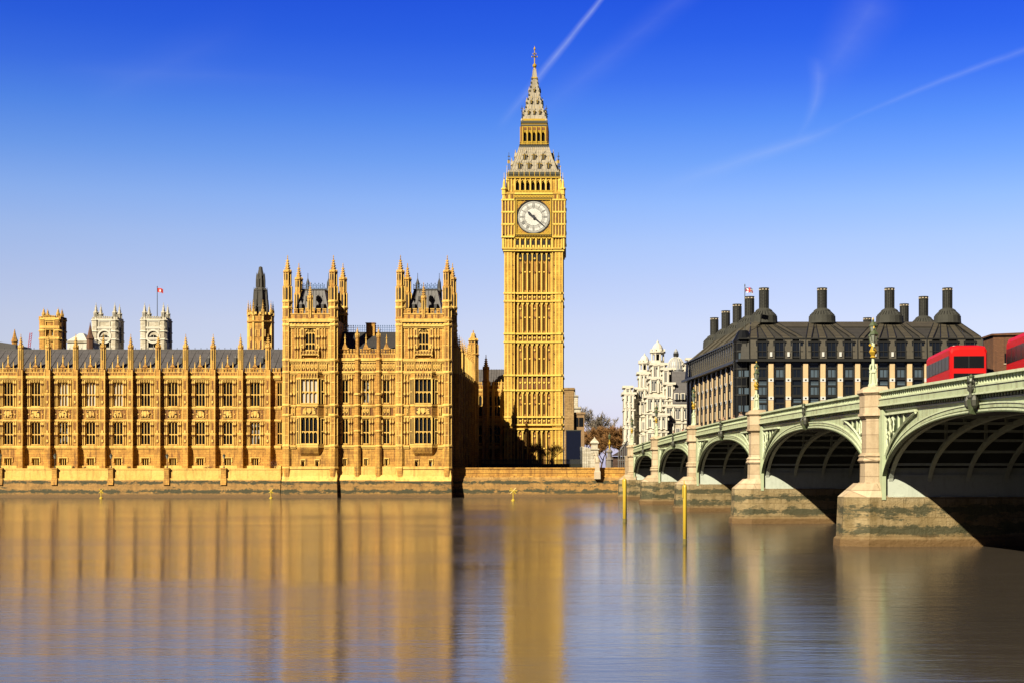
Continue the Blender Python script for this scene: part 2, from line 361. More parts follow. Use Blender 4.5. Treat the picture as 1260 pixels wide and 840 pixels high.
TZ = 255.2; NZ = 257.6
xT0, xT1, xN1 = WX(-120, TZ), WX(346, TZ), WX(1000, NZ)
t = thing('embankment_wall', (WX(150, TZ), TZ, 0), 'long weed-stained stone river wall below the palace terrace', 'river wall')
mb = MB()
mb.loft([[(xT0, TZ-1.2, -1), (xT1, TZ-1.2, -1), (xT1, TZ+6, -1), (xT0, TZ+6, -1)], [(xT0, TZ-.55, 3.0), (xT1, TZ-.55, 3.0), (xT1, TZ+6, 3.0), (xT0, TZ+6, 3.0)]])
part(t, 'lower_wall', mb, [M['wall_wet']])
mb = MB(); mb.box(xT0, xT1, TZ-.28, TZ+.6, 3.0, 4.82); mb.box(xT0, xT1, TZ-.50, TZ+.3, 3.0, 3.32); mb.box(xT0, xT1, TZ-.36, TZ+.68, 4.82, 5.06); mb.box(xT0, xT1, TZ+.6, 263.5, 3.6, 4.31)
part(t, 'parapet', mb, [M['stone_hi']])
LAMPX = [1.5, 68.5, 137.5, 206.3, 276.2]
mb = MB()
for px in LAMPX + [-68]:
    x = WX(px, TZ); mb.box(x-.42, x+.42, TZ-.72, TZ-.2, 2.9, 4.9); mb.box(x-.52, x+.52, TZ-.80, TZ-.2, 4.9, 5.14); mb.ext_x([(TZ-.95, 2.2), (TZ-.2, 2.2), (TZ-.2, 3.6), (TZ-.72, 3.3)], x-.5, x+.5)
part(t, 'wall_pier', mb, [M['stone']])
t = thing('embankment_wall', (WX(660, NZ), NZ, 0), 'stone river wall with dark weed between the palace and the bridge', 'river wall')
mb = MB(); xa = WX(556, 254.5)
mb.loft([[(xa, NZ-1.5, -1), (xN1, NZ-1.5, -1), (xN1, NZ+1, -1), (xa, NZ+1, -1)], [(xa, NZ-.75, 2.9), (xN1, NZ-.75, 2.9), (xN1, NZ+1, 2.9), (xa, NZ+1, 2.9)], [(xa, NZ-.45, 3.5), (xN1, NZ-.45, 3.5), (xN1, NZ+1, 3.5), (xa, NZ+1, 3.5)]])
part(t, 'lower_wall', mb, [M['wall_wet']])
mb = MB(); mb.box(xa, xN1, NZ-.1, NZ+1, 3.4, 4.95); mb.box(xa, xN1, NZ-.22, NZ+1.05, 4.95, 5.2); mb.box(xa, xN1, NZ-.35, NZ+.5, 3.5, 3.75); mb.box(xa, xN1, NZ-.16, NZ, 4.2, 4.35)
part(t, 'parapet', mb, [M['stone']])

# ------------------------------------------------------------------ gothic vocabulary
PM = [M['stone'], M['stone_hi'], M['carved_shade'], M['glass'], M['black'], M['greyroof'], M['darkroof'], M['blue_iron'], M['wall_wet']]
_wc = {}
def win_mesh(w, h, lights, transoms=(.5,), arched=False, mats=None, key='p', d=.38):
    kk = (round(w, 2), round(h, 2), lights, transoms, arched, key)
    if kk in _wc: return _wc[kk]
    mb = MB(); mw = .085 if w > 1 else .07; fw = .09
    mb.poly([(-w/2, d, 0), (w/2, d, 0), (w/2, d, h), (-w/2, d, h)], 1)
    mb.box(-w/2, -w/2+fw, .08, d+.02, 0, h); mb.box(w/2-fw, w/2, .08, d+.02, 0, h); mb.box(-w/2+fw, w/2-fw, -.06, d+.02, 0, .16)
    lw = (w - 2*fw) / lights
    for i in range(1, lights):
        x = -w/2 + fw + lw*i; mb.box(x-mw/2, x+mw/2, .10, d-.02, .16, h-.02)
    levels = [h*q for q in transoms] + [h]
    for z in levels[:-1]: mb.box(-w/2+fw, w/2-fw, .12, d-.04, z-.07, z+.07)
    hd = min(lw*.6, .5)
    if arched:
        for sgn in (-1, 1):      # spandrels of the big pointed arch
            pts = [(sgn*w/2, h)] + [(sgn*w/2*math.cos(q), h - w*.55 + w*.55*math.sin(q)) for q in [R(a) for a in (90, 70, 50, 30, 12, 0)]]
            mb.ext_y(pts if sgn < 0 else pts[::-1], .05, d-.05)
        levels[-1] = h - w*.42
    for z in levels:
        for i in range(lights):
            a = -w/2 + fw + lw*i; c = a + lw/2
            for s2 in (-1, 1):
                e = c + s2*lw/2
                pts = [(e, z-.06), (e, z-.06-hd), (e - s2*lw*.14, z-.06-hd*.5), (c + s2*.03, z-.06)]
                mb.ext_y(pts if s2 > 0 else pts[::-1], .15, d-.03)
    if arched:
        for i in range(1, lights*2):
            x = -w/2 + fw + lw/2*i; mb.box(x-.03, x+.03, .2, d-.04, h-w*.42, h-.2)
        mb.box(-w/2+fw, w/2-fw, .13, d-.04, h-w*.42-.06, h-w*.42+.06)
    me = mb.mesh('window', mats or [M['stone_hi'], M['glass']]); _wc[kk] = me; return me
def put_win(root, origin, x, y, z, me, rotz=0, name='window'):
    return link(name, me, root, (x-origin[0], y-origin[1], z-origin[2]), rotz)
_pc = {}
def pinn_mesh(r, hs, hp, n=8, mats=None, key='p', stage=True):
    """pinnacle: panelled shaft of height hs with gablets, crocketed spire of height hp and finial"""
    kk = (round(r, 2), round(hs, 2), round(hp, 2), n, key, stage)
    if kk in _pc: return _pc[kk]
    mb = MB(); a0 = math.pi/n
    if hs > 0:
        mb.lathe(0, 0, [(r*1.12, 0), (r*1.12, .15), (r, .25), (r, hs*.93), (r*1.25, hs*.95), (r*1.25, hs), (r*.8, hs+.02)], n)
        for i in range(n):          # dark slit panels and corner ribs
            q = 2*math.pi*i/n + a0; c, s_ = math.cos(q), math.sin(q)
            mb.box(r*1.02*c-.05, r*1.02*c+.05, r*1.02*s_-.05, r*1.02*s_+.05, .2, hs+.35, 1)
            q2 = 2*math.pi*i/n
            rr = r*math.cos(math.pi/n)
            tx, ty = -math.sin(q2), math.cos(q2); hw = r*math.sin(math.pi/n)*.45
            for za, zb in ((hs*.42, hs*.86),) if stage else ():
                p = [((rr+.012)*math.cos(q2) + tx*u, (rr+.012)*math.sin(q2) + ty*u, z) for u, z in ((-hw, za), (hw, za), (hw, zb-hw), (0, zb), (-hw, zb-hw))]
                mb.poly(p, 3)
            p = [((rr*1.08)*math.cos(q2) + tx*u, (rr*1.08)*math.sin(q2) + ty*u, z) for u, z in ((-hw*1.8, hs), (hw*1.8, hs), (0, hs+hw*3.2))]
            b_ = [((rr*.6)*math.cos(q2), (rr*.6)*math.sin(q2), hs+hw*2.4)]
            mb.poly(p, 1); mb.poly([p[1], b_[0], p[2]], 1); mb.poly([p[0], p[2], b_[0]], 1)
    z0 = hs
    mb.lathe(0, 0, [(r*.78, z0), (r*.46, z0+hp*.33), (r*.2, z0+hp*.72), (r*.09, z0+hp*.80), (r*.09, z0+hp)], n, 0)
    for j in range(5):              # crockets
        f = .08 + j*.145; rr = r*(.78 - .80*f) + .03; z = z0 + hp*f
        for i in range(0, n, 1 if n <= 4 else 2):
            q = 2*math.pi*i/n + a0; c, s_ = math.cos(q)*rr, math.sin(q)*rr; e = max(.07, r*.13)
            mb.box(c-e, c+e, s_-e, s_+e, z-e, z+e*1.1, 1)
    e = max(.10, r*.24)
    mb.lathe(0, 0, [(e*.3, z0+hp*.80), (e, z0+hp*.83), (e*.3, z0+hp*.86)], 6, 1); mb.lathe(0, 0, [(e*.3, z0+hp*.90), (e*.8, z0+hp*.93), (e*.2, z0+hp*.97)], 6, 1)
    me = mb.mesh('pinnacle', mats or [M['stone'], M['stone_hi'], M['carved_shade'], M['black']]); _pc[kk] = me; return me
def cren(mb, x0, x1, y, z0, z1, n, m=0, th=.3, peak=0.0):
    """pierced crenellated parapet along x, optional gable with finial in the middle"""
    zb = z0 + (z1-z0)*.55; mb.box(x0, x1, y, y+th, z0, zb, m); mb.box(x0, x1, y-.08, y+th, zb-.08, zb+.04, 1)
    p = (x1-x0)/n
    for i in range(n):
        c = x0 + p*(i+.5); k = 1 + peak*max(0, 1-abs(c-(x0+x1)/2)/((x1-x0)*.22))
        mb.box(c-p*.31, c+p*.31, y, y+th, zb, zb+(z1-zb)*k, m); mb.box(c-p*.36, c+p*.36, y-.07, y+th+.03, zb+(z1-zb)*k-.02, zb+(z1-zb)*k+.1, 1)
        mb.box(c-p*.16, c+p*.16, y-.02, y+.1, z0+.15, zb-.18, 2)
        mb.diamond(c, zb+(z1-zb)*.4, p*.15, y-.02, y+.1, 4)
def band(mb, x0, x1, z, h, y, p, m=1):
    mb.box(x0, x1, y-p, y+.1, z-h*.45, z+h*.5, m); mb.box(x0, x1, y-p*.5, y+.1, z-h, z-h*.45, m)
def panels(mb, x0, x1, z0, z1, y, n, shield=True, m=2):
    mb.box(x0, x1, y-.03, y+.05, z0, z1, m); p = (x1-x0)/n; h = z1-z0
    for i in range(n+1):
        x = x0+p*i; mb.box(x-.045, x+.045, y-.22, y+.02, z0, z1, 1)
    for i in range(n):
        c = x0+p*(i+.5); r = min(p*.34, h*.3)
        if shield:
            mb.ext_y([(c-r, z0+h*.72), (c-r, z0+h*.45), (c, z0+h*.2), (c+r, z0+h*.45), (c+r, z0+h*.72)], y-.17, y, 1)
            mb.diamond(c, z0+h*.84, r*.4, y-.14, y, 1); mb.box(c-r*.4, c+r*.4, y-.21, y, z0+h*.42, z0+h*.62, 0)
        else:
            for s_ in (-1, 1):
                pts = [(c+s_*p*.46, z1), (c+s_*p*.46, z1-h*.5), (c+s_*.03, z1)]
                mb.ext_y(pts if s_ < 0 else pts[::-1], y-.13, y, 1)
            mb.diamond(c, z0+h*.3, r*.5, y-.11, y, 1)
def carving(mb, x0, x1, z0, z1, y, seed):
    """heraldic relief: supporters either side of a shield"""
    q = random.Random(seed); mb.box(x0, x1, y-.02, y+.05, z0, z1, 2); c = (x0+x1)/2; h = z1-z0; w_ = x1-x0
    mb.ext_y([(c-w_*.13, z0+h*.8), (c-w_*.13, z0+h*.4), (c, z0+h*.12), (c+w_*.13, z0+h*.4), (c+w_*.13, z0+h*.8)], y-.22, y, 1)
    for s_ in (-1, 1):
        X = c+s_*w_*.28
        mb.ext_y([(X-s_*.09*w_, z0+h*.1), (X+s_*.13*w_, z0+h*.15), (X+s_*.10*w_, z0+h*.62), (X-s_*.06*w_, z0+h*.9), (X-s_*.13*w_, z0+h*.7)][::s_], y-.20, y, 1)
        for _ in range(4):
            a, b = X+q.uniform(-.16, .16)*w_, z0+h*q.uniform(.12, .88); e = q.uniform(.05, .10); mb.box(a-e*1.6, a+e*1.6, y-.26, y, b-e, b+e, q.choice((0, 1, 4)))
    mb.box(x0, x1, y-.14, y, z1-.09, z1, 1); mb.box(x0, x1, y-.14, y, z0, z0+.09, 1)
def ribs(mb, xs, z0, z1, y, wd=.11, p=.12, knobs=()):
    for x in xs:
        mb.box(x-wd/2, x+wd/2, y-p, y+.02, z0, z1, 1)
    for z in knobs:
        for x in xs: mb.box(x-wd*.95, x+wd*.95, y-p-.12, y+.02, z-.18, z+.22, 1); mb.box(x-wd*.6, x+wd*.6, y-p-.06, y, z-.5, z-.2, 2)

# ------------------------------------------------------------------ the palace river front
PO = (WX(300, 263), 263.0, 4.3)
pal = thing('gothic_palace', PO, 'long golden stone gothic palace with two square pavilion towers on the river', 'palace')
LZ = 263.0
lv = lambda y: WZ(y, LZ)
bx = [330.6 - 33.75*k for k in range(13)][::-1]      # buttress positions, pixels
xl, xr = WX(bx[0]-4, LZ), WX(349, LZ)
mb = MB(); holes = []; wins = []
bays = [((bx[i]+bx[i+1])/2 + .2) for i in range(len(bx)-1)]
cents = [WX(c, LZ) for c in bays]
for c in cents:
    for (ya, yb, ww) in ((470, 500, 1.76), (518.5, 547, 1.76), (563.5, 573, 1.30)): holes.append((c-ww/2, c+ww/2, lv(yb), lv(ya)))
xe = WX(345, LZ)
for (ya, yb) in ((470, 500), (518.5, 547)): holes.append((WX(340.8, LZ), WX(347.5, LZ), lv(yb), lv(ya)))
mb.wall(xl, xr, 4.2, lv(460), LZ, holes, .42)
part(pal, 'river_wall', mb, PM)
BM2 = [M['stone_hi'], M['blind']]
for c in cents:
    for (ya, yb, ww, n, tr_) in ((470, 500, 1.76, 3, (.5,)), (518.5, 547, 1.76, 3, (.46,)), (563.5, 573, 1.30, 3, ())):
        bl = ya == 470 and 60 < PX0+c*FPX/LZ < 150
        put_win(pal, PO, c, LZ, lv(yb), win_mesh(ww, lv(ya)-lv(yb), n, tr_, False, BM2 if bl else None, 'blind' if bl else 'p'))
for (ya, yb) in ((470, 500), (518.5, 547)): put_win(pal, PO, WX(344.1, LZ), LZ, lv(yb), win_mesh(.97, lv(ya)-lv(yb), 2, (.5,)))
# mouldings and carving of each bay: one mesh part per bay
edges = bx + [349]
for i in range(len(edges)-1):
    mb = MB(); a, b = WX(edges[i], LZ)+.45, WX(edges[i+1], LZ)-.45
    if i == len(edges)-2: b = WX(346, LZ)
    c = cents[i] if i < len(cents) else WX(344.1, LZ); y = LZ; hw = .88 if i < len(cents) else .5
    band(mb, a, b, lv(463.5), .5, y, .42); band(mb, a, b, lv(501), .34, y, .24); band(mb, a, b, lv(516.5), .3, y, .2); band(mb, a, b, lv(549), .42, y, .26); band(mb, a, b, lv(574), .5, y, .3)
    if i < len(cents):
        panels(mb, c-hw-.02, c+hw+.02, lv(470.2), lv(465.5), y, 6, False)
        carving(mb, c-hw, c+hw, lv(514.5), lv(503), y, i)
        for s_ in (-1, 1):
            ribs(mb, [c+s_*(hw+.16), c+s_*(hw+.50)], lv(499), lv(464), y, .13, .16, (lv(485), lv(470)))
            ribs(mb, [c+s_*(hw+.16), c+s_*(hw+.50)], lv(547), lv(517), y, .13, .16, (lv(533), lv(521)))
            mb.box(c+s_*(hw+.22), c+s_*(hw+.48), y-.05, y, lv(514), lv(503.5), 2)
            mb.diamond(c+s_*(hw+.35), lv(509), .14, y-.14, y, 1)
        panels(mb, c-hw, c+hw, lv(518.4), lv(516.9), y, 3, False)
        mb.box(c-.85, c+.85, y-.16, y, lv(563), lv(562), 1); mb.box(c-.85, c-.70, y-.14, y, lv(568), lv(562.5), 1); mb.box(c+.70, c+.85, y-.14, y, lv(568), lv(562.5), 1)
        cren(mb, a, b, y-.15, lv(462), lv(453.5), 8, 0, .3, .55)
        mb.ext_y([(c-.65, lv(454)), (c+.65, lv(454)), (c, lv(446))], y-.22, y+.1, 0); mb.diamond(c, lv(452), .22, y-.26, y, 2)
        mb.lathe(c, y-.05, [(.16, lv(448)), (.12, lv(442)), (.03, lv(436))], 4, 1); mb.lathe(c, y-.05, [(.03, lv(441)), (.2, lv(440)), (.03, lv(439))], 6, 1)
        for s_ in (-1, 1): mb.lathe(c+s_*.95, y-.05, [(.13, lv(458)), (.11, lv(449)), (.02, lv(444.5))], 4, 1)
    else: cren(mb, a, b, y-.15, lv(462), lv(453.5), 3, 0, .3, 0)
    part(pal, 'bay_tracery', mb, PM)
# buttresses with pinnacles
mb = MB(); y = LZ
r = .46
def butt(mb, z0, z1, r, steps):
    mb.box(-r*1.15, r*1.15, -r*1.5, r*1.2, z0, lv(551.5)); mb.loft([[(-r*1.15, -r*1.5, lv(551.5)), (r*1.15, -r*1.5, lv(551.5)), (r*1.15, r, lv(551.5)), (-r*1.15, r, lv(551.5))], [(-r*.92, -r*1.15, lv(548)), (r*.92, -r*1.15, lv(548)), (r*.92, r, lv(548)), (-r*.92, r, lv(548))]])
    mb.box(-r*.92, r*.92, -r*1.15, r*1.2, lv(548), z1)
    for z in steps: mb.box(-r*1.12, r*1.12, -r*1.35, r, z-.16, z+.12, 1); mb.box(-r*1.0, r*1.0, -r*1.24, r, z-.32, z-.16, 1)
    for s_ in (-1, 1): mb.box(s_*r*.92-.06, s_*r*.92+.06, -r*1.15-.07, -r*1.0, lv(549), z1, 1)
    for za, zb in ((498, 468), (545, 520)):
        for zc in (.55, .1): mb.box(-.16, .16, -r*1.15-.12, -r, lv(za)+(lv(zb)-lv(za))*zc-.12, lv(za)+(lv(zb)-lv(za))*zc+.32, 1)
        mb.box(-.13, .13, -r*1.15-.02, -r, lv(za), lv(zb), 2)
butt(mb, 0, lv(455), r, [lv(549), lv(516.5), lv(501), lv(463.5), lv(484), lv(533)])
bm = mb.mesh('buttress', PM, (0, 0, 4.3))
pm_ = pinn_mesh(.42, lv(427)-lv(455), lv(411)-lv(427), 8)
for p in bx:
    x = WX(p, LZ); b_ = link('buttress', bm, pal, (x-PO[0], -.42, 0)); link('pinnacle', pm_, b_, (0, 0, lv(455)-4.3))
# leaded roof
mb = MB(); zr = WZ(430.5, 271)
mb.ext_x([(LZ+.9, lv(459)), (LZ+18, lv(459)), (LZ+9.2, zr), (LZ+8.2, zr)], xl, xr+1, 5)
x = xl
while x < xr:
    mb.ext_x([(LZ+1.0, lv(458)+.1), (LZ+8.3, zr+.1), (LZ+8.3, zr-.1), (LZ+1.0, lv(458)-.1)], x, x+.10, 5); x += 1.3
mb.box(xl, xr+1, LZ+8.1, LZ+9.3, zr, zr+.16, 5)
for k in range(60):
    x = xl+1+k*1.1; mb.box(x-.04, x+.04, LZ+8.6, LZ+8.7, zr, zr+.5, 6)
part(pal, 'roof', mb, PM)
mb = MB()
for c in cents[::1]:        # roof vents with dark hoods
    cx = c+.3; mb.box(cx-.22, cx+.22, LZ+4.2, LZ+5.3, lv(452), WZ(440, LZ+4.5), 6); mb.lathe(cx, LZ+4.7, [(.32, WZ(440, LZ+4.5)), (.05, WZ(437, LZ+4.5))], 4, 6)
part(pal, 'roof_vent', mb, PM)
mb = MB(); mb.box(xl, xr+1, LZ+.45, LZ+18, 4.2, lv(459.5)); part(pal, 'rear_wall', mb, [M['stone']])

# pavilion towers
FZ = 254.0; BZ = 264.6
fv = lambda y: WZ(y, FZ)
def tturret(mb, cx, cy, r, z0, zt, rear=False):
    mb.lathe(cx, cy, [(r*1.45, z0-1.6), (r*1.3, z0-.7), (r*1.12, z0), (r*1.12, fv(552)), (r, fv(548)), (r, fv(395)), (r*1.15, fv(393)), (r*1.15, fv(391)), (r*.98, fv(389)), (r*.98, fv(352))], 8)
    if not rear:
        for yy in (575, 548, 510.5, 498, 457.5, 442.5, 400, 394, 379, 371): mb.lathe(cx, cy, [(r*1.0, fv(yy)-.3), (r*1.22, fv(yy)-.1), (r*1.22, fv(yy)+.12), (r*1.0, fv(yy)+.3)], 8, 1)
        for yy in (487, 470, 535, 520, 425, 408, 450): mb.lathe(cx, cy, [(r*.99, fv(yy)-.12), (r*1.09, fv(yy)), (r*.99, fv(yy)+.12)], 8, 1)
    for q in range(8):
        A = math.pi/8+q*math.pi/4; X, Y = cx+r*math.cos(A), cy+r*math.sin(A); mb.box(X-.07, X+.07, Y-.07, Y+.07, fv(575), fv(352), 1)
        A = q*math.pi/4; rr = r*math.cos(math.pi/8)+.014; hw = r*.17; tx, ty = -math.sin(A), math.cos(A)
        for za, zb, mm in ((372, 354, 3), (390, 380, 2), (439, 403, 0), (495, 466, 0), (456, 444, 2), (545, 513, 0), (508, 500, 2)):
            if mm == 0: continue
            mb.poly([(cx+rr*math.cos(A)+tx*u, cy+rr*math.sin(A)+ty*u, z) for u, z in ((-hw, fv(za)), (hw, fv(za)), (hw, fv(zb)-hw), (0, fv(zb)), (-hw, fv(zb)-hw))], 4 if mm == 3 else 2)
def pavilion(x0, x1, seed):
    """x0, x1 pixel edges of the front"""
    X0, X1 = WX(x0, FZ), WX(x1, FZ); cx = (X0+X1)/2; W = X1-X0
    T = link('pavilion_tower', None, pal, (cx-PO[0], FZ-PO[1], 0)); O = (cx, FZ, 4.3)
    def sp_(name, mb, mats=PM): return link(name, mb.mesh(name, mats, O), T)
    r = 5.55*FZ/FPX; D = BZ-FZ
    f0, f1 = X0+r*1.4, X1-r*1.4; y = FZ+.35
    c = cx; ow = 3.1/2      # oriel half width
    mb = MB(); wa = 6.4*FZ/FPX
    holes = [(c-wa, c+wa, fv(431), fv(404))]
    for s_ in (-1, 1): holes.append((c+s_*1.22-.28, c+s_*1.22+.28, fv(576), fv(567)))
    mb.wall(X0+r, X1-r, 3.0, fv(393), y, holes, .4)
    mb.box(X0+.5, X1-.5, y+.5, BZ, 3.2, fv(392)); sp_('tower_wall', mb)
    put_win(T, O, c, y, fv(431), win_mesh(2*wa, fv(404)-fv(431), 3, (.32,), True))
    for s_ in (-1, 1): put_win(T, O, c+s_*1.22, y, fv(576), win_mesh(.56, fv(567)-fv(576), 1, ()))
    # canted oriel with two tall windows
    mb = MB(); d = .85; fw = 1.52
    prof = lambda k: [(c-fw-d*k, y+.01), (c-fw, y-d*k), (c+fw, y-d*k), (c+fw+d*k, y+.01)]
    def ring(z, k): return [(a, b, z) for a, b in prof(k)]
    for za, zb in ((549, 546), (513, 496.5), (465, 457)): mb.loft([ring(fv(za), 1), ring(fv(zb), 1)], 0)
    mb.loft([ring(fv(560), .05), ring(fv(557), .5), ring(fv(552), .95), ring(fv(549), 1)], 0)
    for yy in (549, 546.6, 512, 498, 457.5, 465): mb.loft([ring(fv(yy)-.14, 1.12), ring(fv(yy)+.14, 1.12)], 1)
    for za, zb in ((546, 513), (496.5, 465)):
        for a, b in prof(1): mb.box(a-.10, a+.10, b-.10, b+.1, fv(za), fv(zb), 1)
        for s_ in (-1, 1):
            mb.poly([(c+s_*(fw+d), y-.02, fv(za)), (c+s_*fw, y-d+.12, fv(za)), (c+s_*fw, y-d+.12, fv(zb)), (c+s_*(fw+d), y-.02, fv(zb))], 3)
            mx, my = c+s_*(fw+d/2), y-d/2; mb.box(mx-.06, mx+.06, my-.08, my+.06, fv(za), fv(zb), 1)
            for zz in (.48, .97): 
                z = fv(za)+(fv(zb)-fv(za))*zz; mb.box(c+s_*(fw+d*.1), c+s_*(fw+d*.9), my-.02, my+.1, z-.08, z+.06, 1)
    panels(mb, c-fw+.1, c+fw-.1, fv(457), fv(444), y-d*.2, 4)
    carving(mb, c-fw+.15, c+fw-.15, fv(510.5), fv(499.5), y-d-.01, seed)
    panels(mb, c-fw+.1, c+fw-.1, fv(464.5), fv(459), y-d-.01, 6, False)
    o_ = sp_('oriel', mb)
    for za, zb in ((546, 513), (496.5, 465)):
        bl = seed == 41 and za < 500
        put_win(T, O, c, y-d-.04, fv(za), win_mesh(2*fw-.12, fv(zb)-fv(za), 4, (.47,), False, BM2 if bl else None, 'blind' if bl else 'p'))
    # mouldings, ribs, parapet
    mb = MB()
    for yy, h, p in ((575, .5, .35), (548.5, .4, .3), (512, .3, .22), (498.5, .3, .25), (457.5, .45, .32), (442.5, .5, .38), (400.5, .42, .34), (394.5, .6, .5)):
        if yy in (400.5, 394.5, 442.5, 457.5, 575): band(mb, X0+r, X1-r, fv(yy), h, y, p)
        else: band(mb, X0+r, c-ow-.9, fv(yy), h, y, p); band(mb, c+ow+.9, X1-r, fv(yy), h, y, p)
    for s_ in (-1, 1):
        xs = [c+s_*(fw+d+.35+i*.55) for i in range(3)]
        ribs(mb, xs[:2], fv(496), fv(458), y, .14, .2, (fv(484), fv(468))); ribs(mb, xs[:2], fv(546), fv(513), y, .14, .2, (fv(531), fv(517)))
        ribs(mb, [c+s_*q for q in (1.15, 1.55, 2.1, 2.55)], fv(440), fv(402), y, .13, .17, (fv(427), fv(414)))
        mb.box(c+s_*1.2, c+s_*1.5, y-.06, y, fv(430), fv(406), 2)
        for zz in (434, 424, 414, 405): mb.diamond(c+s_*1.35, fv(zz), .16, y-.2, y, 1)
        panels(mb, min(c+s_*(fw+.1), c+s_*2.9), max(c+s_*(fw+.1), c+s_*2.9), fv(457), fv(444), y, 3)
        panels(mb, min(c+s_*(fw+d+.3), c+s_*2.95), max(c+s_*(fw+d+.3), c+s_*2.95), fv(510), fv(500), y, 1)
        mb.box(c+s_*1.22-.45, c+s_*1.22+.45, y-.18, y, fv(565.5), fv(564), 1)
        for q in (-.42, .34): mb.box(c+s_*1.22+q, c+s_*1.22+q+.10, y-.16, y, fv(571), fv(565), 1)
    # small balcony below the arched window
    mb.box(c-1.5, c+1.5, y-.5, y, fv(436.5), fv(435), 1); panels(mb, c-1.5, c+1.5, fv(435), fv(431.5), y-.42, 6, False)
    for s_ in (-1, 1): mb.lathe(c+s_*1.5, y-.4, [(.14, fv(438)), (.14, fv(430)), (.02, fv(427))], 4, 1)
    mb.box(f0, f1, y-.2, y-.02, fv(400), fv(395), 2)
    n = 12
    for i in range(n+1):
        x = f0+(f1-f0)*i/n; mb.box(x-.07, x+.07, y-.38, y-.1, fv(399.5), fv(396), 1); mb.diamond(x, fv(397), .16, y-.42, y-.1, 4)
    cren(mb, X0+r, X1-r, y-.1, fv(393), fv(380.5), 8, 0, .35, .2)
    cren(mb, X0+r, X1-r, BZ-.4, fv(393), fv(380.5), 8, 0, .35, .2)
    sp_('tower_tracery', mb)
    # base of the tower standing in the river wall
    mb = MB()
    mb.loft([[(X0-.2, y-1.35, -1), (X1+.2, y-1.35, -1), (X1+.2, BZ, -1), (X0-.2, BZ, -1)], [(X0, y-.9, 2.85), (X1, y-.9, 2.85), (X1, BZ, 2.85), (X0, BZ, 2.85)]], 8)
    mb.loft([[(X0, y-.9, 2.85), (X1, y-.9, 2.85), (X1, BZ, 2.85), (X0, BZ, 2.85)], [(X0, y-.35, 3.7), (X1, y-.35, 3.7), (X1, BZ, 3.7), (X0, BZ, 3.7)], [(X0+.2, y-.2, 4.9), (X1-.2, y-.2, 4.9), (X1-.2, BZ, 4.9), (X0+.2, BZ, 4.9)]], 1)
    sp_('tower_base', mb)
    # corner turrets
    zt = fv(352)
    pin = pinn_mesh(r*.80, fv(332.5)-zt, fv(316)-fv(332.5), 8)
    for k, (tx, ty) in enumerate(((X0+r, FZ+r*.9), (X1-r, FZ+r*.9), (X0+r, BZ), (X1-r, BZ))):
        mb = MB(); tturret(mb, tx, ty, r, 3.6, zt, k > 1 and k == 2)
        tu = sp_('corner_turret', mb)
        pin = pinn_mesh(r*.82, fv(334)-zt, fv(313.5)-fv(334), 8, stage=True)
        put_win(T, O, tx, ty, zt, pin, name='pinnacle')
    put_win(T, O, cx, y+.1, fv(392), pinn_mesh(.42, fv(366)-fv(392), fv(347)-fv(366), 8), name='pinnacle')
    # steep truncated roof
    mb = MB(); z0, z1 = fv(385), WZ(359, FZ+5.5)
    a, b = X0+1.5, X1-1.5; ya, yb = FZ+1.6, BZ-1.0
    mb.loft([[(a, ya, z0-1), (b, ya, z0-1), (b, yb, z0-1), (a, yb, z0-1)], [(a+1.35, ya+1.6, z1), (b-1.35, ya+1.6, z1), (b-1.35, yb-1.6, z1), (a+1.35, yb-1.6, z1)]], 5)
    for i in range(9):
        f = i/8; mb.tube([(a+(b-a)*f, ya-.03, z0-1), (a+1.35+(b-a-2.7)*f, ya+1.57, z1)], .06, 4, 5)
    for (dx, dz) in ((-1.9, .22), (1.9, .22), (-.9, .55), (.9, .55)):
        z = z0 + (z1-z0)*dz; yy = ya+1.6*(dz*.8)
        mb.box(cx+dx-.22, cx+dx+.22, yy-.35, yy+.6, z, z+.7, 6); mb.lathe(cx+dx, yy, [(.4, z+.7), (.02, z+1.35)], 4, 5)
    mb.box(a+1.2, b-1.2, ya+1.45, yb-1.45, z1, z1+.18, 6)
    sp_('roof', mb)
    mb = MB(); n = 12
    for i in range(n+1):
        x = a+1.3+(b-a-2.6)*i/n
        for yy in (ya+1.55, yb-1.55): mb.box(x-.05, x+.05, yy-.04, yy+.04, z1, z1+(1.15 if i%2 else .9)); mb.diamond(x, z1+(1.15 if i%2 else .9), .12, yy-.04, yy+.04)
    for yy in (ya+1.55, yb-1.55):
        for zz in (.3, .75): mb.box(a+1.3, b-1.3, yy-.03, yy+.03, z1+zz, z1+zz+.06)
    sp_('roof_cresting', mb, [M['blue_iron']])
    for sx in (a+1.4, b-1.4):
        mb = MB(); zz = z1
        mb.lathe(sx, yb-1.6, [(.55, z0+1), (.5, zz+.3), (.62, zz+.4), (.36, zz+.9), (.3, zz+1.9), (.05, zz+2.7), (.04, zz+3.6)], 8, 6); sp_('roof_vent', mb)
pavilion(347.3, 415, 41); pavilion(486.6, 555.4, 42)

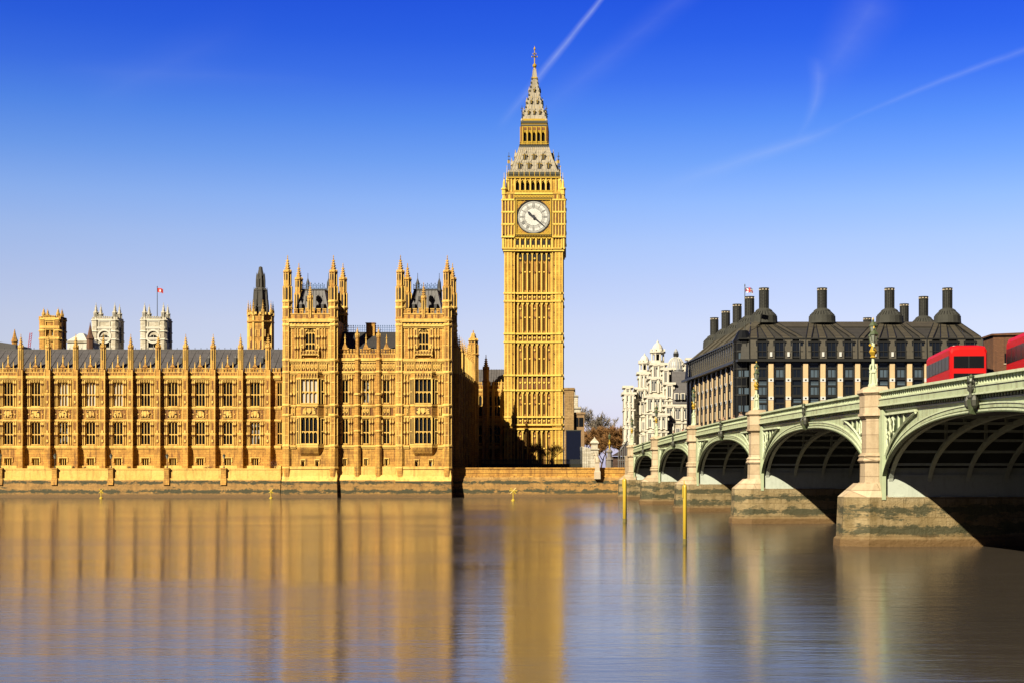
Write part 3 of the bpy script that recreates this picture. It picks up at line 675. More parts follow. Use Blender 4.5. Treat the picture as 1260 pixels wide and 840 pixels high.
# curtain between the pavilions
CZ = 255.5; cv = lambda y: WZ(y, CZ)
X0, X1 = WX(412, CZ), WX(489, CZ)
cb = [440, 466]; cc = [424.6, 450.4, 475.6]
mb = MB(); holes = []
for c in cc:
    x = WX(c, CZ)
    for ya, yb, ww in ((467, 496, 1.15), (515, 546, 1.15), (565, 573.5, .5)): holes.append((x-ww/2, x+ww/2, cv(yb), cv(ya)))
mb.wall(X0, X1, 3.2, cv(441), CZ, holes, .4); mb.box(X0, X1, CZ+.45, CZ+15, 3.2, cv(442)); part(pal, 'river_wall', mb, PM)
for c in cc:
    x = WX(c, CZ)
    for ya, yb, ww, n, tr_ in ((467, 496, 1.15, 2, (.5,)), (515, 546, 1.15, 2, (.47,)), (565, 573.5, .5, 1, ())): put_win(pal, PO, x, CZ, cv(yb), win_mesh(ww, cv(ya)-cv(yb), n, tr_))
ee = [412, 440, 466, 489]
for i in range(3):
    mb = MB(); a, b = WX(ee[i], CZ), WX(ee[i+1], CZ); c = WX(cc[i], CZ)
    for yy, h, p in ((575, .5, .3), (548.5, .4, .28), (512, .3, .2), (498.5, .3, .22), (457.5, .4, .3), (442, .5, .36)): band(mb, a+.01, b-.01, cv(yy), h, CZ, p)
    panels(mb, a+.4, b-.4, cv(457), cv(444), CZ, 5); panels(mb, c-.6, c+.6, cv(467), cv(460), CZ, 4, False)
    panels(mb, c-.58, c+.58, cv(510), cv(500), CZ, 2)
    for s_ in (-1, 1):
        for za, zb in ((496, 460), (546, 514)): ribs(mb, [c+s_*.72, c+s_*1.15], cv(za), cv(zb), CZ, .12, .16, (cv(za)+2.0, cv(zb)-.6))
        mb.box(c+s_*.78, c+s_*1.1, CZ-.05, CZ, cv(510), cv(500), 2)
    mb.box(c-.45, c+.45, CZ-.16, CZ, cv(564), cv(562.7), 1)
    for q in (-.45, .35): mb.box(c+q, c+q+.1, CZ-.15, CZ, cv(570), cv(563.5), 1)
    cren(mb, a+.3, b-.3, CZ-.1, cv(441), cv(430), 6, 0, .3, .45)
    mb.ext_y([(c-.6, cv(430)), (c+.6, cv(430)), (c, cv(421))], CZ-.2, CZ+.1, 0); mb.lathe(c, CZ, [(.15, cv(423)), (.10, cv(417)), (.02, cv(411))], 4, 1); mb.lathe(c, CZ, [(.03, cv(417)), (.2, cv(416)), (.03, cv(415))], 6, 1)
    part(pal, 'bay_tracery', mb, PM)
mb = MB()
mb.lathe(0, 0, [(.62, 3.3-4.3), (.62, cv(552)-4.3), (.46, cv(548)-4.3), (.45, cv(440)-4.3), (.34, cv(438)-4.3), (.3, cv(416)-4.3)], 8)
for yy in (575, 548.5, 512, 498.5, 457.5, 442, 485, 530): mb.lathe(0, 0, [(.46, cv(yy)-4.5), (.62, cv(yy)-4.35), (.62, cv(yy)-4.15), (.46, cv(yy)-4.05)], 8, 1)
bm = mb.mesh('buttress', PM)
for p in cb:
    b_ = link('buttress', bm, pal, (WX(p, CZ)-PO[0], CZ-.2-PO[1], 0)); link('pinnacle', pinn_mesh(.32, .4, cv(406)-cv(416), 8, stage=False), b_, (0, 0, cv(416)-4.3))
mb = MB()
mb.loft([[(X0, CZ-1.6, -1), (X1, CZ-1.6, -1), (X1, CZ+3, -1), (X0, CZ+3, -1)], [(X0, CZ-1.2, 3.0), (X1, CZ-1.2, 3.0), (X1, CZ+3, 3.0), (X0, CZ+3, 3.0)]], 8)
mb.loft([[(X0, CZ-1.2, 3.0), (X1, CZ-1.2, 3.0), (X1, CZ+1, 3.0), (X0, CZ+1, 3.0)], [(X0, CZ-.5, 3.9), (X1, CZ-.5, 3.9), (X1, CZ+1, 3.9), (X0, CZ+1, 3.9)]], 1); mb.box(X0, X1, CZ-.3, CZ+1, 3.9, 4.9, 1); part(pal, 'base_wall', mb, PM)
mb = MB(); zr = WZ(409.5, 264); mb.ext_x([(CZ+.7, cv(439)), (CZ+14, cv(439)), (CZ+8, zr), (CZ+7, zr)], X0, X1, 6); part(pal, 'roof', mb, PM)
mb = MB()
for i in range(26):
    x = X0+.4+i*(X1-X0-.8)/25; mb.box(x-.035, x+.035, CZ+7.4, CZ+7.5, zr, zr+1.15); mb.diamond(x, zr+1.15, .13, CZ+7.4, CZ+7.5)
for zz in (.35, .8): mb.box(X0, X1, CZ+7.42, CZ+7.48, zr+zz, zr+zz+.07)
part(pal, 'roof_cresting', mb, [M['blue_iron']])
mb = MB(); x0, x1 = WX(453, 264), WX(463.5, 264); mb.box(x0, x1, CZ+6, CZ+7.2, cv(415), WZ(399, 263), 0); mb.box(x0-.1, x1+.1, CZ+5.9, CZ+7.3, WZ(399, 263), WZ(398, 263), 2); part(pal, 'chimney', mb, PM)

# north return of the palace, in shadow, running back to the clock tower
NX = WX(555.4, 254)+.15-.4; NY0, NY1 = BZ-1.0, 304.0
zt = 22.6; zpin = WZ(424, 268)
mb = MB(); mb.box(NX-12, NX, NY0, NY1, 4.2, zt)
nb = 11; pitch = (NY1-NY0)/nb
for yy, h, p in ((WZ(498.5, 262), .3, .25), (WZ(512, 262), .3, .25), (WZ(549, 262), .4, .3), (zt-.7, .5, .4)): mb.box(NX-.1, NX+p, NY0, NY1, yy-h/2, yy+h/2, 1)
for i in range(nb*4):
    a = NY0+pitch/4*i; mb.box(NX-.3, NX+.02, a+.12, a+pitch/4-.12, zt, zt+.75 + (.5 if i%2 else 0), 0)
part(pal, 'north_wall', mb, PM)
rotE = math.pi/2
for i in range(nb):
    yc = NY0+pitch*(i+.5)
    for ya, yb, ww in ((467, 496, 1.6), (515, 546, 1.6)):
        h = WZ(ya, 260)-WZ(yb, 260); put_win(pal, PO, NX+.28, yc, WZ(yb, 260), win_mesh(ww, h, 3, (.5,)), rotE)
    mb = MB(); yy = NY0+pitch*i+.02
    mb.box(NX-.1, NX+.75, yy-.3, yy+.3, 4.2, zt-.6, 0); mb.box(NX-.3, NX+.5, yy-.22, yy+.22, zt-.6, zpin-.9, 1); part(pal, 'buttress', mb, PM)
    put_win(pal, PO, NX+.1, yy, zpin-.9, pinn_mesh(.32, .3, 2.6, 4, stage=False), name='pinnacle')
mb = MB(); mb.ext_y([(NX-11.5, zt), (NX-2.2, zt), (NX-6, zt+2.6), (NX-7, zt+2.6)], NY0, NY1, 6); part(pal, 'roof', mb, PM)
mb = MB(); tx, ty = WX(583, 304)-.1, 304.0
mb.lathe(tx, ty, [(1.15, 4.2), (1.15, WZ(437, ty)), (1.35, WZ(436, ty)), (1.0, WZ(434, ty)), (1.0, WZ(424, ty))], 8)
for q in range(8): A = math.pi/8+q*math.pi/4; mb.box(tx+1.1*math.cos(A)-.06, tx+1.1*math.cos(A)+.06, ty+1.1*math.sin(A)-.06, ty+1.1*math.sin(A)+.06, 4.3, WZ(424, ty), 1)
part(pal, 'corner_turret', mb, PM); put_win(pal, PO, tx, ty, WZ(424, ty), pinn_mesh(.95, .8, WZ(406.5, ty)-WZ(424, ty)-.8, 8), name='pinnacle')
# range facing the river between the north return and the clock tower
QZ = 309.0; qv = lambda y: WZ(y, QZ); x0, x1 = WX(580, QZ), WX(623, QZ)
mb = MB(); wx = [WX(p, QZ) for p in (589, 602.5, 611.5)]
holes = [(a-.75, a+.75, qv(q1), qv(q0)) for a in wx for q0, q1 in ((486, 512), (524, 545))]
mb.wall(x0, x1, 4.2, qv(479), QZ, holes, .4); mb.box(x0, x1, QZ+.45, QZ+10, 4.2, qv(481)); part(pal, 'court_wall', mb, PM)
for a in wx:
    for q0, q1 in ((486, 512), (524, 545)): put_win(pal, PO, a, QZ, qv(q1), win_mesh(1.5, qv(q0)-qv(q1), 2, (.5,)))
mb = MB()
for yy in (479, 515, 521, 549): band(mb, x0, x1, qv(yy), .4, QZ, .3)
for p in (595.5, 607, 617): x = WX(p, QZ); mb.box(x-.3, x+.3, QZ-.5, QZ, 4.2, qv(481), 1); mb.lathe(x, QZ-.2, [(.3, qv(481)), (.25, qv(472)), (.02, qv(466))], 4, 1)
cren(mb, x0, x1, QZ-.1, qv(479), qv(470), 16, 0, .3, .0); panels(mb, x0, x1, qv(521), qv(515.5), QZ, 16)
part(pal, 'bay_tracery', mb, PM)
mb = MB(); mb.ext_x([(QZ+.8, qv(478)), (QZ+11, qv(478)), (QZ+6.5, WZ(454, QZ+5)), (QZ+5, WZ(454, QZ+5))], x0, x1, 5)
for i in range(14):
    x = x0+i*.55; mb.ext_x([(QZ+.9, qv(478)+.3), (QZ+5, WZ(454, QZ+5)+.1), (QZ+5, WZ(454, QZ+5)-.1), (QZ+.9, qv(478)-.1)], x, x+.08, 5)
part(pal, 'roof', mb, PM)
mb = MB(); tx, ty = WX(598, 308), 308.0; mb.lathe(tx, ty, [(.72, 4.2), (.72, WZ(470, ty)), (.9, WZ(469, ty)), (.68, WZ(467, ty)), (.68, WZ(456, ty))], 8)
part(pal, 'corner_turret', mb, PM); put_win(pal, PO, tx, ty, WZ(456, ty), pinn_mesh(.66, .6, WZ(436, ty)-WZ(456, ty)-.6, 8), name='pinnacle')

# ------------------------------------------------------------------ the clock tower
KZ = 305.0; S = KZ/FPX; kx = WX(656.5, KZ); kc = (kx, KZ+36*S, 4.3)
ct = thing('clock_tower', kc, 'tall golden clock tower with white dial and grey iron spire', 'clock tower')
HWP = [(57, 0), (85, 1.7), (112, 5.8), (146, 15.5), (181, 18.2), (190, 21), (206, 27), (218, 32), (236, 36)]
def kv(y):            # height of a feature; the upper stages stand further back than the shaft
    if y >= 236: return WZ(y, KZ)
    for (y0, h0), (y1, h1) in zip(HWP, HWP[1:]):
        if y <= y1: break
    f = max(0, (y-y0)/(y1-y0)); return WZ(y, KZ+(36-(h0+(h1-h0)*f))*KZ/FPX)
TM = [M['tower'], M['tower_hi'], M['carved_shade'], M['black'], M['gilt'], M['iron'], M['darkiron'], M['dial'], M['dialline'], M['glass'], M['tower_recess_shade']]
ROT = [Matrix.Translation((kc[0], kc[1], 0)) @ Matrix.Rotation(i*math.pi/2, 4, 'Z') for i in range(4)]
def four(mb):
    o = MB()
    for r_ in ROT: o.add(mb, r_)
    return o
H = 36*S                                  # half width of the shaft
sx = [(-36+5.55+ .0)*0, 0]                # placeholder pair kept out of the mesh
def kxp(p): return (p-656.5)*S            # pixel column on the front face -> local x
# shaft: recessed centre with seven columns of panels, clasping corner buttresses
tiers = [(575, 527), (521.5, 512.5), (512, 480), (479, 461), (460.5, 421), (420, 411), (410, 371), (370, 361), (360, 309)]
yf = -H
mb = MB()
cols = [637.2 + 41*(i+.5)/7 for i in range(7)]
holes = []
for (a, b) in ((575, 524), (512, 480), (460.5, 421), (410, 371), (360, 318)):
    for i in (1, 2, 4, 5): holes.append((kxp(cols[i])-.12, kxp(cols[i])+.12, kv(a if a < 575 else 560)+.5, kv(b)-1.0))
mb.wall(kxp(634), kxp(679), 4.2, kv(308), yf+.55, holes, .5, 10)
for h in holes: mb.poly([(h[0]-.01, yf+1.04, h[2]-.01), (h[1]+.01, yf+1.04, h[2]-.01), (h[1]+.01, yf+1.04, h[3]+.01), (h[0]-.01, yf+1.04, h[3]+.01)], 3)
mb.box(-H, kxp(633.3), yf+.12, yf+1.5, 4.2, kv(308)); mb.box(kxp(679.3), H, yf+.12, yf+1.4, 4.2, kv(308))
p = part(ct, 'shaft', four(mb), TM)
mb = MB()
edge = [637.2 + 41*i/7 for i in range(8)]
for a, b in tiers:
    z0, z1 = kv(a), kv(b)
    small = (a-b) < 20
    for e in edge: mb.box(kxp(e)-.10, kxp(e)+.10, yf+.22, yf+.6, z0, z1, 1)
    if small:
        for i, c in enumerate(cols):
            x = kxp(c); mb.box(x-.38, x+.38, yf+.45, yf+.57, z0+.3, z1-.3, 2)
            mb.diamond(x, (z0+z1)/2, .24, yf+.3, yf+.5, 1)
    else:
        for i, c in enumerate(cols):
            x = kxp(c)
            for s_ in (-1, 1):
                pts = [(x+s_*.42, z1), (x+s_*.42, z1-.9), (x+s_*.05, z1)]
                mb.ext_y(pts if s_ < 0 else pts[::-1], yf+.22, yf+.6, 1)
            if i in (0, 3, 6):
                mb.box(x-.26, x+.26, yf+.5, yf+.6, z1-2.0, z1-1.0, 2); mb.diamond(x, (z0+z1)/2, .26, yf+.35, yf+.56, 2); mb.diamond(x, z1-1.5, .22, yf+.35, yf+.56, 1)
                mb.box(x-.05, x+.05, yf+.45, yf+.6, z0, (z0+z1)/2-.5, 1)
            else:
                mb.box(x-.18, x+.18, yf+.46, yf+1.0, (z0+z1)/2-.1, (z0+z1)/2+.12, 1)
    for (e0, e1) in ((620.7, 633.2), (679.4, 692.3)):       # corner buttress panels
        n = 3
        for i in range(n+1):
            x = kxp(e0)+(kxp(e1)-kxp(e0))*i/n; mb.box(x-.12 if i else x-.02, x+.12 if i < n else x+.02, yf-.02, yf+.2, z0+.05, z1-.05, 1)
        for i in range(n):
            x = kxp(e0)+(kxp(e1)-kxp(e0))*(i+.5)/n
            for zz in ((.33, .66) if not small else (.5,)): mb.diamond(x, z0+(z1-z0)*zz, .17, yf+.02, yf+.2, 2)
            mb.box(x-.03, x+.03, yf+.08, yf+.2, z0+.2, z1-.4, 2)
for y in (527, 521.7, 512.2, 479.5, 461, 420.5, 410.5, 370.5, 360.7):
    z = kv(y); mb.box(kxp(634)+.01, kxp(679)-.01, yf+.02, yf+.7, z-.2, z+.14, 1)
    mb.box(-H-.16, kxp(634), yf-.16, yf+.3, z-.2, z+.16, 1); mb.box(kxp(679), H-.0, yf-.16, yf+.3, z-.2, z+.16, 1)
for i in range(7):                                       # dark corbel arches under the clock stage
    x = kxp(cols[i]); mb.ext_y([(x-.36, kv(319)), (x, kv(321.5)), (x+.36, kv(319)), (x+.36, kv(313)), (x, kv(310)), (x-.36, kv(313))], yf+.40, yf+.53, 3)
part(ct, 'shaft_tracery', four(mb), TM)
# clock stage
Hc = 38.2*S; yc = -Hc
mb = MB()
mb.box(-H-.25, H+.25, -H-.25, H+.25, kv(309.5), kv(307.3), 1)
mb.box(-H-.05, H+.05, -H-.05, H+.05, kv(307.3), kv(293.5), 0)
mb.box(-Hc+.3, Hc-.3, -Hc+.5, Hc-.5, kv(293.5), kv(236), 0); mb.box(-Hc+.5, Hc-.5, -Hc+.3, Hc-.3, kv(293.4), kv(236.2), 0)
o = MB(); o.add(mb, ROT[0]); part(ct, 'clock_stage', o, TM)
mb = MB()
mb.box(-Hc-.1, Hc-.3, yc-.1, yc+.6, kv(308.5)+.3, kv(307.3)+.3, 1)
for i in range(7):                                       # arcade below the dial
    x = kxp(633.5+45.5*(i+.5)/7); z0, z1 = kv(305), kv(295)
    mb.ext_y([(x-.30, z0), (x+.30, z0), (x+.30, z1-.35), (x, z1), (x-.30, z1-.35)], -H-.12, -H-.06, 3); mb.box(x-.2, x+.2, -H-.22, -H-.1, z0, z0+.5, 1)
for i in range(8): x = kxp(633.5+45.5*i/7); mb.box(x-.14, x+.14, -H-.35, -H-.04, kv(306.5), kv(293.5), 1); mb.diamond(x, kv(306.3), .22, -H-.45, -H, 4)
for i in range(7): x = kxp(633.5+45.5*(i+.5)/7); mb.ext_y([(x-.5, kv(293)), (x, kv(294.8)), (x+.5, kv(293)), (x+.5, kv(292.4)), (x-.5, kv(292.4))], -H-.4, -H, 4)
for (e0, e1) in ((618.2, 633), (680.3, 694.7)):          # corner piers of the clock stage
    xa_, xb_ = kxp(e0), kxp(e1); mb.box(xa_, xb_, yc, yc+.9, kv(293), kv(246)); mb.box(xa_+.4, xb_-.4, -H-.2, -H, kv(307), kv(293.2))
    n = 4
    for i in range(n+1):
        x = xa_+(xb_-xa_)*i/n; mb.box(x-.09, x+.09, yc-.16, yc+.05, kv(291), kv(247), 1); mb.box(x-.09, x+.09, -H-.32, -H, kv(306), kv(294), 1)
    for i in range(n):
        x = xa_+(xb_-xa_)*(i+.5)/n; mb.box(x-.12, x+.12, yc-.03, yc+.02, kv(289), kv(249), 2)
        for yy in (262, 277): mb.diamond(x, kv(yy), .26, yc-.16, yc, 1)
    for yy in (292, 276.5, 261.5, 246.5): mb.box(xa_-.12, xb_+.02, yc-.24, yc+.5, kv(yy)-.16, kv(yy)+.16, 1)
part(ct, 'clock_stage_tracery', four(mb), TM)
# cornice above the dial, parapet
mb = MB()
for z, h, p, m_ in ((244.2, .35, .25, 1), (241.5, .3, .15, 4), (238.7, .35, .3, 1), (235.5, .3, .1, 4)): mb.box(kxp(633), kxp(680.3), yc+.25-p, yc+1.0, kv(z)-h/2, kv(z)+h/2, m_)
mb.box(kxp(633), kxp(680.3), yc+.2, yc+1.2, kv(244), kv(234.6), 0)
for i in range(12):
    x = kxp(633)+(kxp(680.3)-kxp(633))*(i+.5)/12; mb.box(x-.16, x+.16, yc+.1, yc+.3, kv(240.8), kv(239.4), 3); mb.diamond(x, kv(243), .2, yc-.02, yc+.3, 4); mb.diamond(x, kv(237), .18, yc+.05, yc+.3, 4)
mb.box(kxp(619), kxp(633), yc+.1, yc+1.4, kv(247), kv(238.5), 0); mb.box(kxp(618.4), kxp(633.2), yc-.05, yc+1.5, kv(239), kv(238), 1)
mb.box(kxp(680.3), kxp(692), yc+.1, yc+1.4, kv(247), kv(238.5), 0); mb.box(kxp(680), kxp(694), yc-.05, yc+1.5, kv(239), kv(238), 1)
for s_ in (-1, 1):
    for i in range(4): x = s_*(kxp(683)+i*.55); mb.box(x-.14, x+.14, yc-.02, yc+.2, kv(245), kv(240), 1 if i % 2 else 2)
part(ct, 'cornice', four(mb), TM)
# four dials
dz = kv(267.3); Rd = 20.0*S
def disk(mb, r0, r1, y, m, n=64, cx=0, cz=0):
    for i in range(n):
        a, b = 2*math.pi*i/n, 2*math.pi*(i+1)/n
        pts = [(cx+r1*math.cos(a), y, cz+r1*math.sin(a)), (cx+r1*math.cos(b), y, cz+r1*math.sin(b))]
        pts += [(cx+r0*math.cos(b), y, cz+r0*math.sin(b)), (cx+r0*math.cos(a), y, cz+r0*math.sin(a))] if r0 > 0 else [(cx, y, cz)]
        mb.poly(pts, m)
def radbar(mb, ang, r0, r1, w_, y0, y1, m, off=0.0, w2=None):
    c, s_ = math.sin(ang), math.cos(ang); w2 = w_ if w2 is None else w2
    P_ = lambda r, o_: (r*c + o_*s_, r*s_ - o_*c)
    mb.ext_y([P_(r0, off-w_/2), P_(r1, off-w2/2), P_(r1, off+w2/2), P_(r0, off+w_/2)], y0, y1, m)
NUM = ['XII', 'I', 'II', 'III', 'IV', 'V', 'VI', 'VII', 'VIII', 'IX', 'X', 'XI']
def dial_meshes():
    fr = MB(); a = 23.6*S; b = 22.0*S
    for (x0, x1, z0, z1) in ((-a, a, b, a), (-a, a, -a, -b), (-a, -b, -b, b), (b, a, -b, b)):
        fr.box(x0, x1, -.25, .3, z0, z1, 3)
    for (x0, x1, z0, z1) in ((-b, b, b-.22, b), (-b, b, -b, -b+.22), (-b, -b+.22, -b+.22, b-.22), (b-.22, b, -b+.22, b-.22)): fr.box(x0, x1, -.32, .2, z0, z1, 4)
    n = 24
    for i in range(n):      # dog-tooth edging
        q = -a+2*a*(i+.5)/n
        for (x, z) in ((q, a), (q, -a), (a, q), (-a, q)): fr.box(x-.07, x+.07, -.34, .1, z-.07, z+.07, 4)
    Rr = Rd+.16
    for sx_ in (-1, 1):     # four gilded spandrels round the dial
        for sz_ in (-1, 1):
            pts = [(sx_*(b-.22), sz_*(b-.22))]
            arc = [(sx_*Rr*math.cos(R(q)), sz_*Rr*math.sin(R(q))) for q in range(8, 83, 6)]
            pts = [(sx_*(b-.22), arc[0][1])] + arc + [(arc[-1][0], sz_*(b-.22))] + pts
            fr.ext_y(pts if sx_*sz_ > 0 else pts[::-1], -.06, .1, 2)
            c = b*.80; disk(fr, .32, .55, -.10, 4, 16, sx_*c, sz_*c); disk(fr, 0, .22, -.10, 4, 10, sx_*c, sz_*c)
            for (p_, q_) in ((.93, .52), (.52, .93), (.93, .3), (.3, .97)): fr.diamond(sx_*b*p_, sz_*b*q_, .18, -.14, -.05, 4)
            for q in (30, 45, 60): fr.box(sx_*math.cos(R(q))*(Rr+.22)-.07, sx_*math.cos(R(q))*(Rr+.22)+.07, -.13, -.05, sz_*math.sin(R(q))*(Rr+.22)-.07, sz_*math.sin(R(q))*(Rr+.22)+.07, 4)
    for i in range(64):
        A, B = 2*math.pi*i/64, 2*math.pi*(i+1)/64
        fr.ext_y([(Rd*math.cos(A), Rd*math.sin(A)), (Rd*math.cos(B), Rd*math.sin(B)), ((Rd+.2)*math.cos(B), (Rd+.2)*math.sin(B)), ((Rd+.2)*math.cos(A), (Rd+.2)*math.sin(A))], -.16, .1, 3)
    dl = MB(); disk(dl, 0, Rd, -.02, 7)
    ln = MB()
    for r0, r1 in ((Rd*.955, Rd*.985), (Rd*.86, Rd*.885), (Rd*.535, Rd*.56)): disk(ln, r0, r1, -.035, 8)
    disk(ln, Rd*.56, Rd*.72, -.028, 9, 48); disk(ln, Rd*.885, Rd*.955, -.028, 9, 60)
    for i in range(60): radbar(ln, 2*math.pi*i/60, Rd*.885, Rd*.955, .035, -.045, -.03, 8)
    for i in range(24): radbar(ln, 2*math.pi*(i+.5)/24, Rd*.10, Rd*.54, .02, -.040, -.03, 9)
    for h, s_ in enumerate(NUM):
        ang = 2*math.pi*h/12; wd = {'I': .16, 'V': .30, 'X': .32}; tot = sum(wd[c] for c in s_); x = -tot/2
        r0, r1 = Rd*.60, Rd*.84
        for ch in s_:
            m_ = x + wd[ch]/2
            if ch == 'I': radbar(ln, ang, r0, r1, .075, -.06, -.035, 8, m_)
            elif ch == 'V':
                for sg in (-1, 1):
                    c_, n_ = math.sin(ang), math.cos(ang); P_ = lambda r, o_: (r*c_+o_*n_, r*n_-o_*c_)
                    ln.ext_y([P_(r0, m_-.03), P_(r0, m_+.03), P_(r1, m_+sg*.11+.035), P_(r1, m_+sg*.11-.035)], -.06, -.035, 8)
            else:
                for sg in (-1, 1):
                    c_, n_ = math.sin(ang), math.cos(ang); P_ = lambda r, o_: (r*c_+o_*n_, r*n_-o_*c_)
                    ln.ext_y([P_(r0, m_-sg*.11-.035), P_(r0, m_-sg*.11+.035), P_(r1, m_+sg*.11+.035), P_(r1, m_+sg*.11-.035)], -.06, -.035, 8)
            x += wd[ch]
        radbar(ln, ang+math.pi/12, Rd*.56, Rd*.86, .03, -.045, -.03, 9)
        radbar(ln, ang, Rd*.50, Rd*.575, .09, -.06, -.03, 8)
    hh = MB(); mh = MB()
    radbar(hh, R(311), -.5, Rd*.34, .26, -.30, -.22, 0, 0, .34); radbar(hh, R(311), Rd*.34, Rd*.50, .62, -.30, -.22, 0, 0, .04)
    radbar(hh, R(311), Rd*.22, Rd*.34, .12, -.31, -.215, 0, 0, .62)
    radbar(mh, R(130.5), -1.0, Rd*.90, .34, -.42, -.34, 0, 0, .09); radbar(mh, R(130.5), -1.3, -.7, .42, -.425, -.335, 0)
    disk(mh, 0, .36, -.43, 0, 16)
    return fr, dl, ln, hh, mh
fr, dl, ln, hh, mh = dial_meshes()
lightl = plain('pale_dial_tracery', (.50, .50, .47), .5, 0, .1)
TD = TM[:]; TD[9] = lightl; TD[2] = stone('dial_spandrel', (.62, .36, .05), (.36, .14, .02), (.12, .04, .01), scale=3, fine=.7)
me_f, me_d, me_l = fr.mesh('dial_frame', TD), dl.mesh('dial', TD), ln.mesh('dial_tracery', TD)
hm = plain('dark_blue_clock_hand', (.012, .015, .03), .5, 0, .1)
me_h, me_m = hh.mesh('hour_hand', [hm]), mh.mesh('minute_hand', [hm])
for i in range(4):
    a = i*math.pi/2; f = link('clock_face', None, ct, (Hc*math.sin(a)*.985, -Hc*math.cos(a)*.985, dz-4.3), a)
    f.location.x = -(-Hc+.22)*math.sin(a); f.location.y = (-Hc+.22)*math.cos(a)
    for nm, me in (('dial_frame', me_f), ('dial', me_d), ('numerals', me_l), ('hour_hand', me_h), ('minute_hand', me_m)): link(nm, me, f)
# corner turrets of the clock stage with gilded finials
pnm = MB(); pnm.lathe(0, 0, [(.52, 0), (.52, 1.0), (.66, 1.05), (.66, 1.3), (.34, 1.5), (.25, 2.7), (.05, 3.4), (.04, 4.6)], 8, 1); pnm.lathe(0, 0, [(.05, 3.2), (.18, 3.4), (.05, 3.6)], 6, 4)
pnm = pnm.mesh('corner_pinnacle', TM)
pn2 = MB(); pn2.lathe(0, 0, [(.24, 0), (.20, 2.4), (.3, 2.5), (.3, 2.7), (.10, 3.0), (.03, 5.4)], 6, 1); pn2.box(-.25, .25, -.03, .03, 3.9, 4.0, 6); pn2.diamond(0, 5.5, .14, -.04, .04, 4); pn2 = pn2.mesh('corner_pinnacle', TM)
for sx_ in (-1, 1):
    for sy_ in (-1, 1):
        link('corner_pinnacle', pnm, ct, (sx_*(Hc-.35), sy_*(Hc-.35), kv(240)-4.3)); link('corner_pinnacle', pn2, ct, (sx_*(31.5*S+.25), sy_*(31.5*S+.25), kv(237)-4.3))
# belfry
Hb = 32*S; yb = -Hb
mb = MB(); holes = []
xb = [kxp(633.5+44.5*(i+.5)/7) for i in range(7)]
holes = [(x-.36, x+.36, kv(234.5), kv(222.5)) for x in xb]
mb.wall(-Hb, Hb, kv(238), kv(218), yb, holes, .6)
for x in xb:
    mb.poly([(x-.37, yb+.58, kv(234.6)), (x+.37, yb+.58, kv(234.6)), (x+.37, yb+.58, kv(222)), (x-.37, yb+.58, kv(222))], 3)
    for s_ in (-1, 1):
        pts = [(x+s_*.36, kv(222.4)), (x+s_*.36, kv(222.4)-.85), (x+s_*.26, kv(222.4)-.45), (x, kv(222.4)-.0)]; mb.ext_y(pts if s_ < 0 else pts[::-1], yb+.04, yb+.5, 1)
    mb.ext_y([(x-.46, kv(223.4)), (x, kv(220.8)), (x+.46, kv(223.4)), (x+.36, kv(223.4)), (x, kv(221.6)), (x-.36, kv(223.4))], yb-.12, yb, 1)
for i in range(8): x = kxp(633.5+44.5*i/7); mb.box(x-.12, x+.12, yb-.2, yb, kv(236), kv(219), 1)
for s_ in (-1, 1):
    for q in (27.5, 30.8): mb.box(s_*q*S-.11, s_*q*S+.11, yb-.16, yb, kv(236), kv(219), 1)
    mb.box(s_*29*S-.12, s_*29*S+.12, yb-.05, yb, kv(233), kv(222), 2)
mb.box(-Hb-.15, Hb-.02, yb-.2, yb+.3, kv(228.5)-.08, kv(228.5)+.08, 1) if False else None
mb.box(-Hb-.1, Hb-.1, yb-.3, yb+.2, kv(219.6), kv(218), 4)
part(ct, 'belfry', four(mb), TM)
mb = MB(); q = 1
for y0, y1, hw, m_ in ((218, 216.6, 32.2, 6), (216.6, 215.2, 31.2, 4), (215.2, 212.5, 32.4, 6), (212.5, 211, 31.2, 5)): mb.box(-hw*S, hw*S, -hw*S, hw*S, kv(y0), kv(y1), m_)
o = MB(); o.add(mb, ROT[0])
mb = MB()
for i in range(30): x = -31*S+62*S*i/29; mb.box(x-.06, x+.06, -32.5*S, -32.3*S, kv(217), kv(212), 4 if i % 3 == 0 else 6); mb.diamond(x, kv(209.6), .14, -31*S, -30.8*S, 5); mb.box(x-.05, x+.05, -31*S, -30.85*S, kv(211), kv(209.6), 5)
for r_ in ROT: o.add(mb, r_)
part(ct, 'roof_cornice', o, TM)
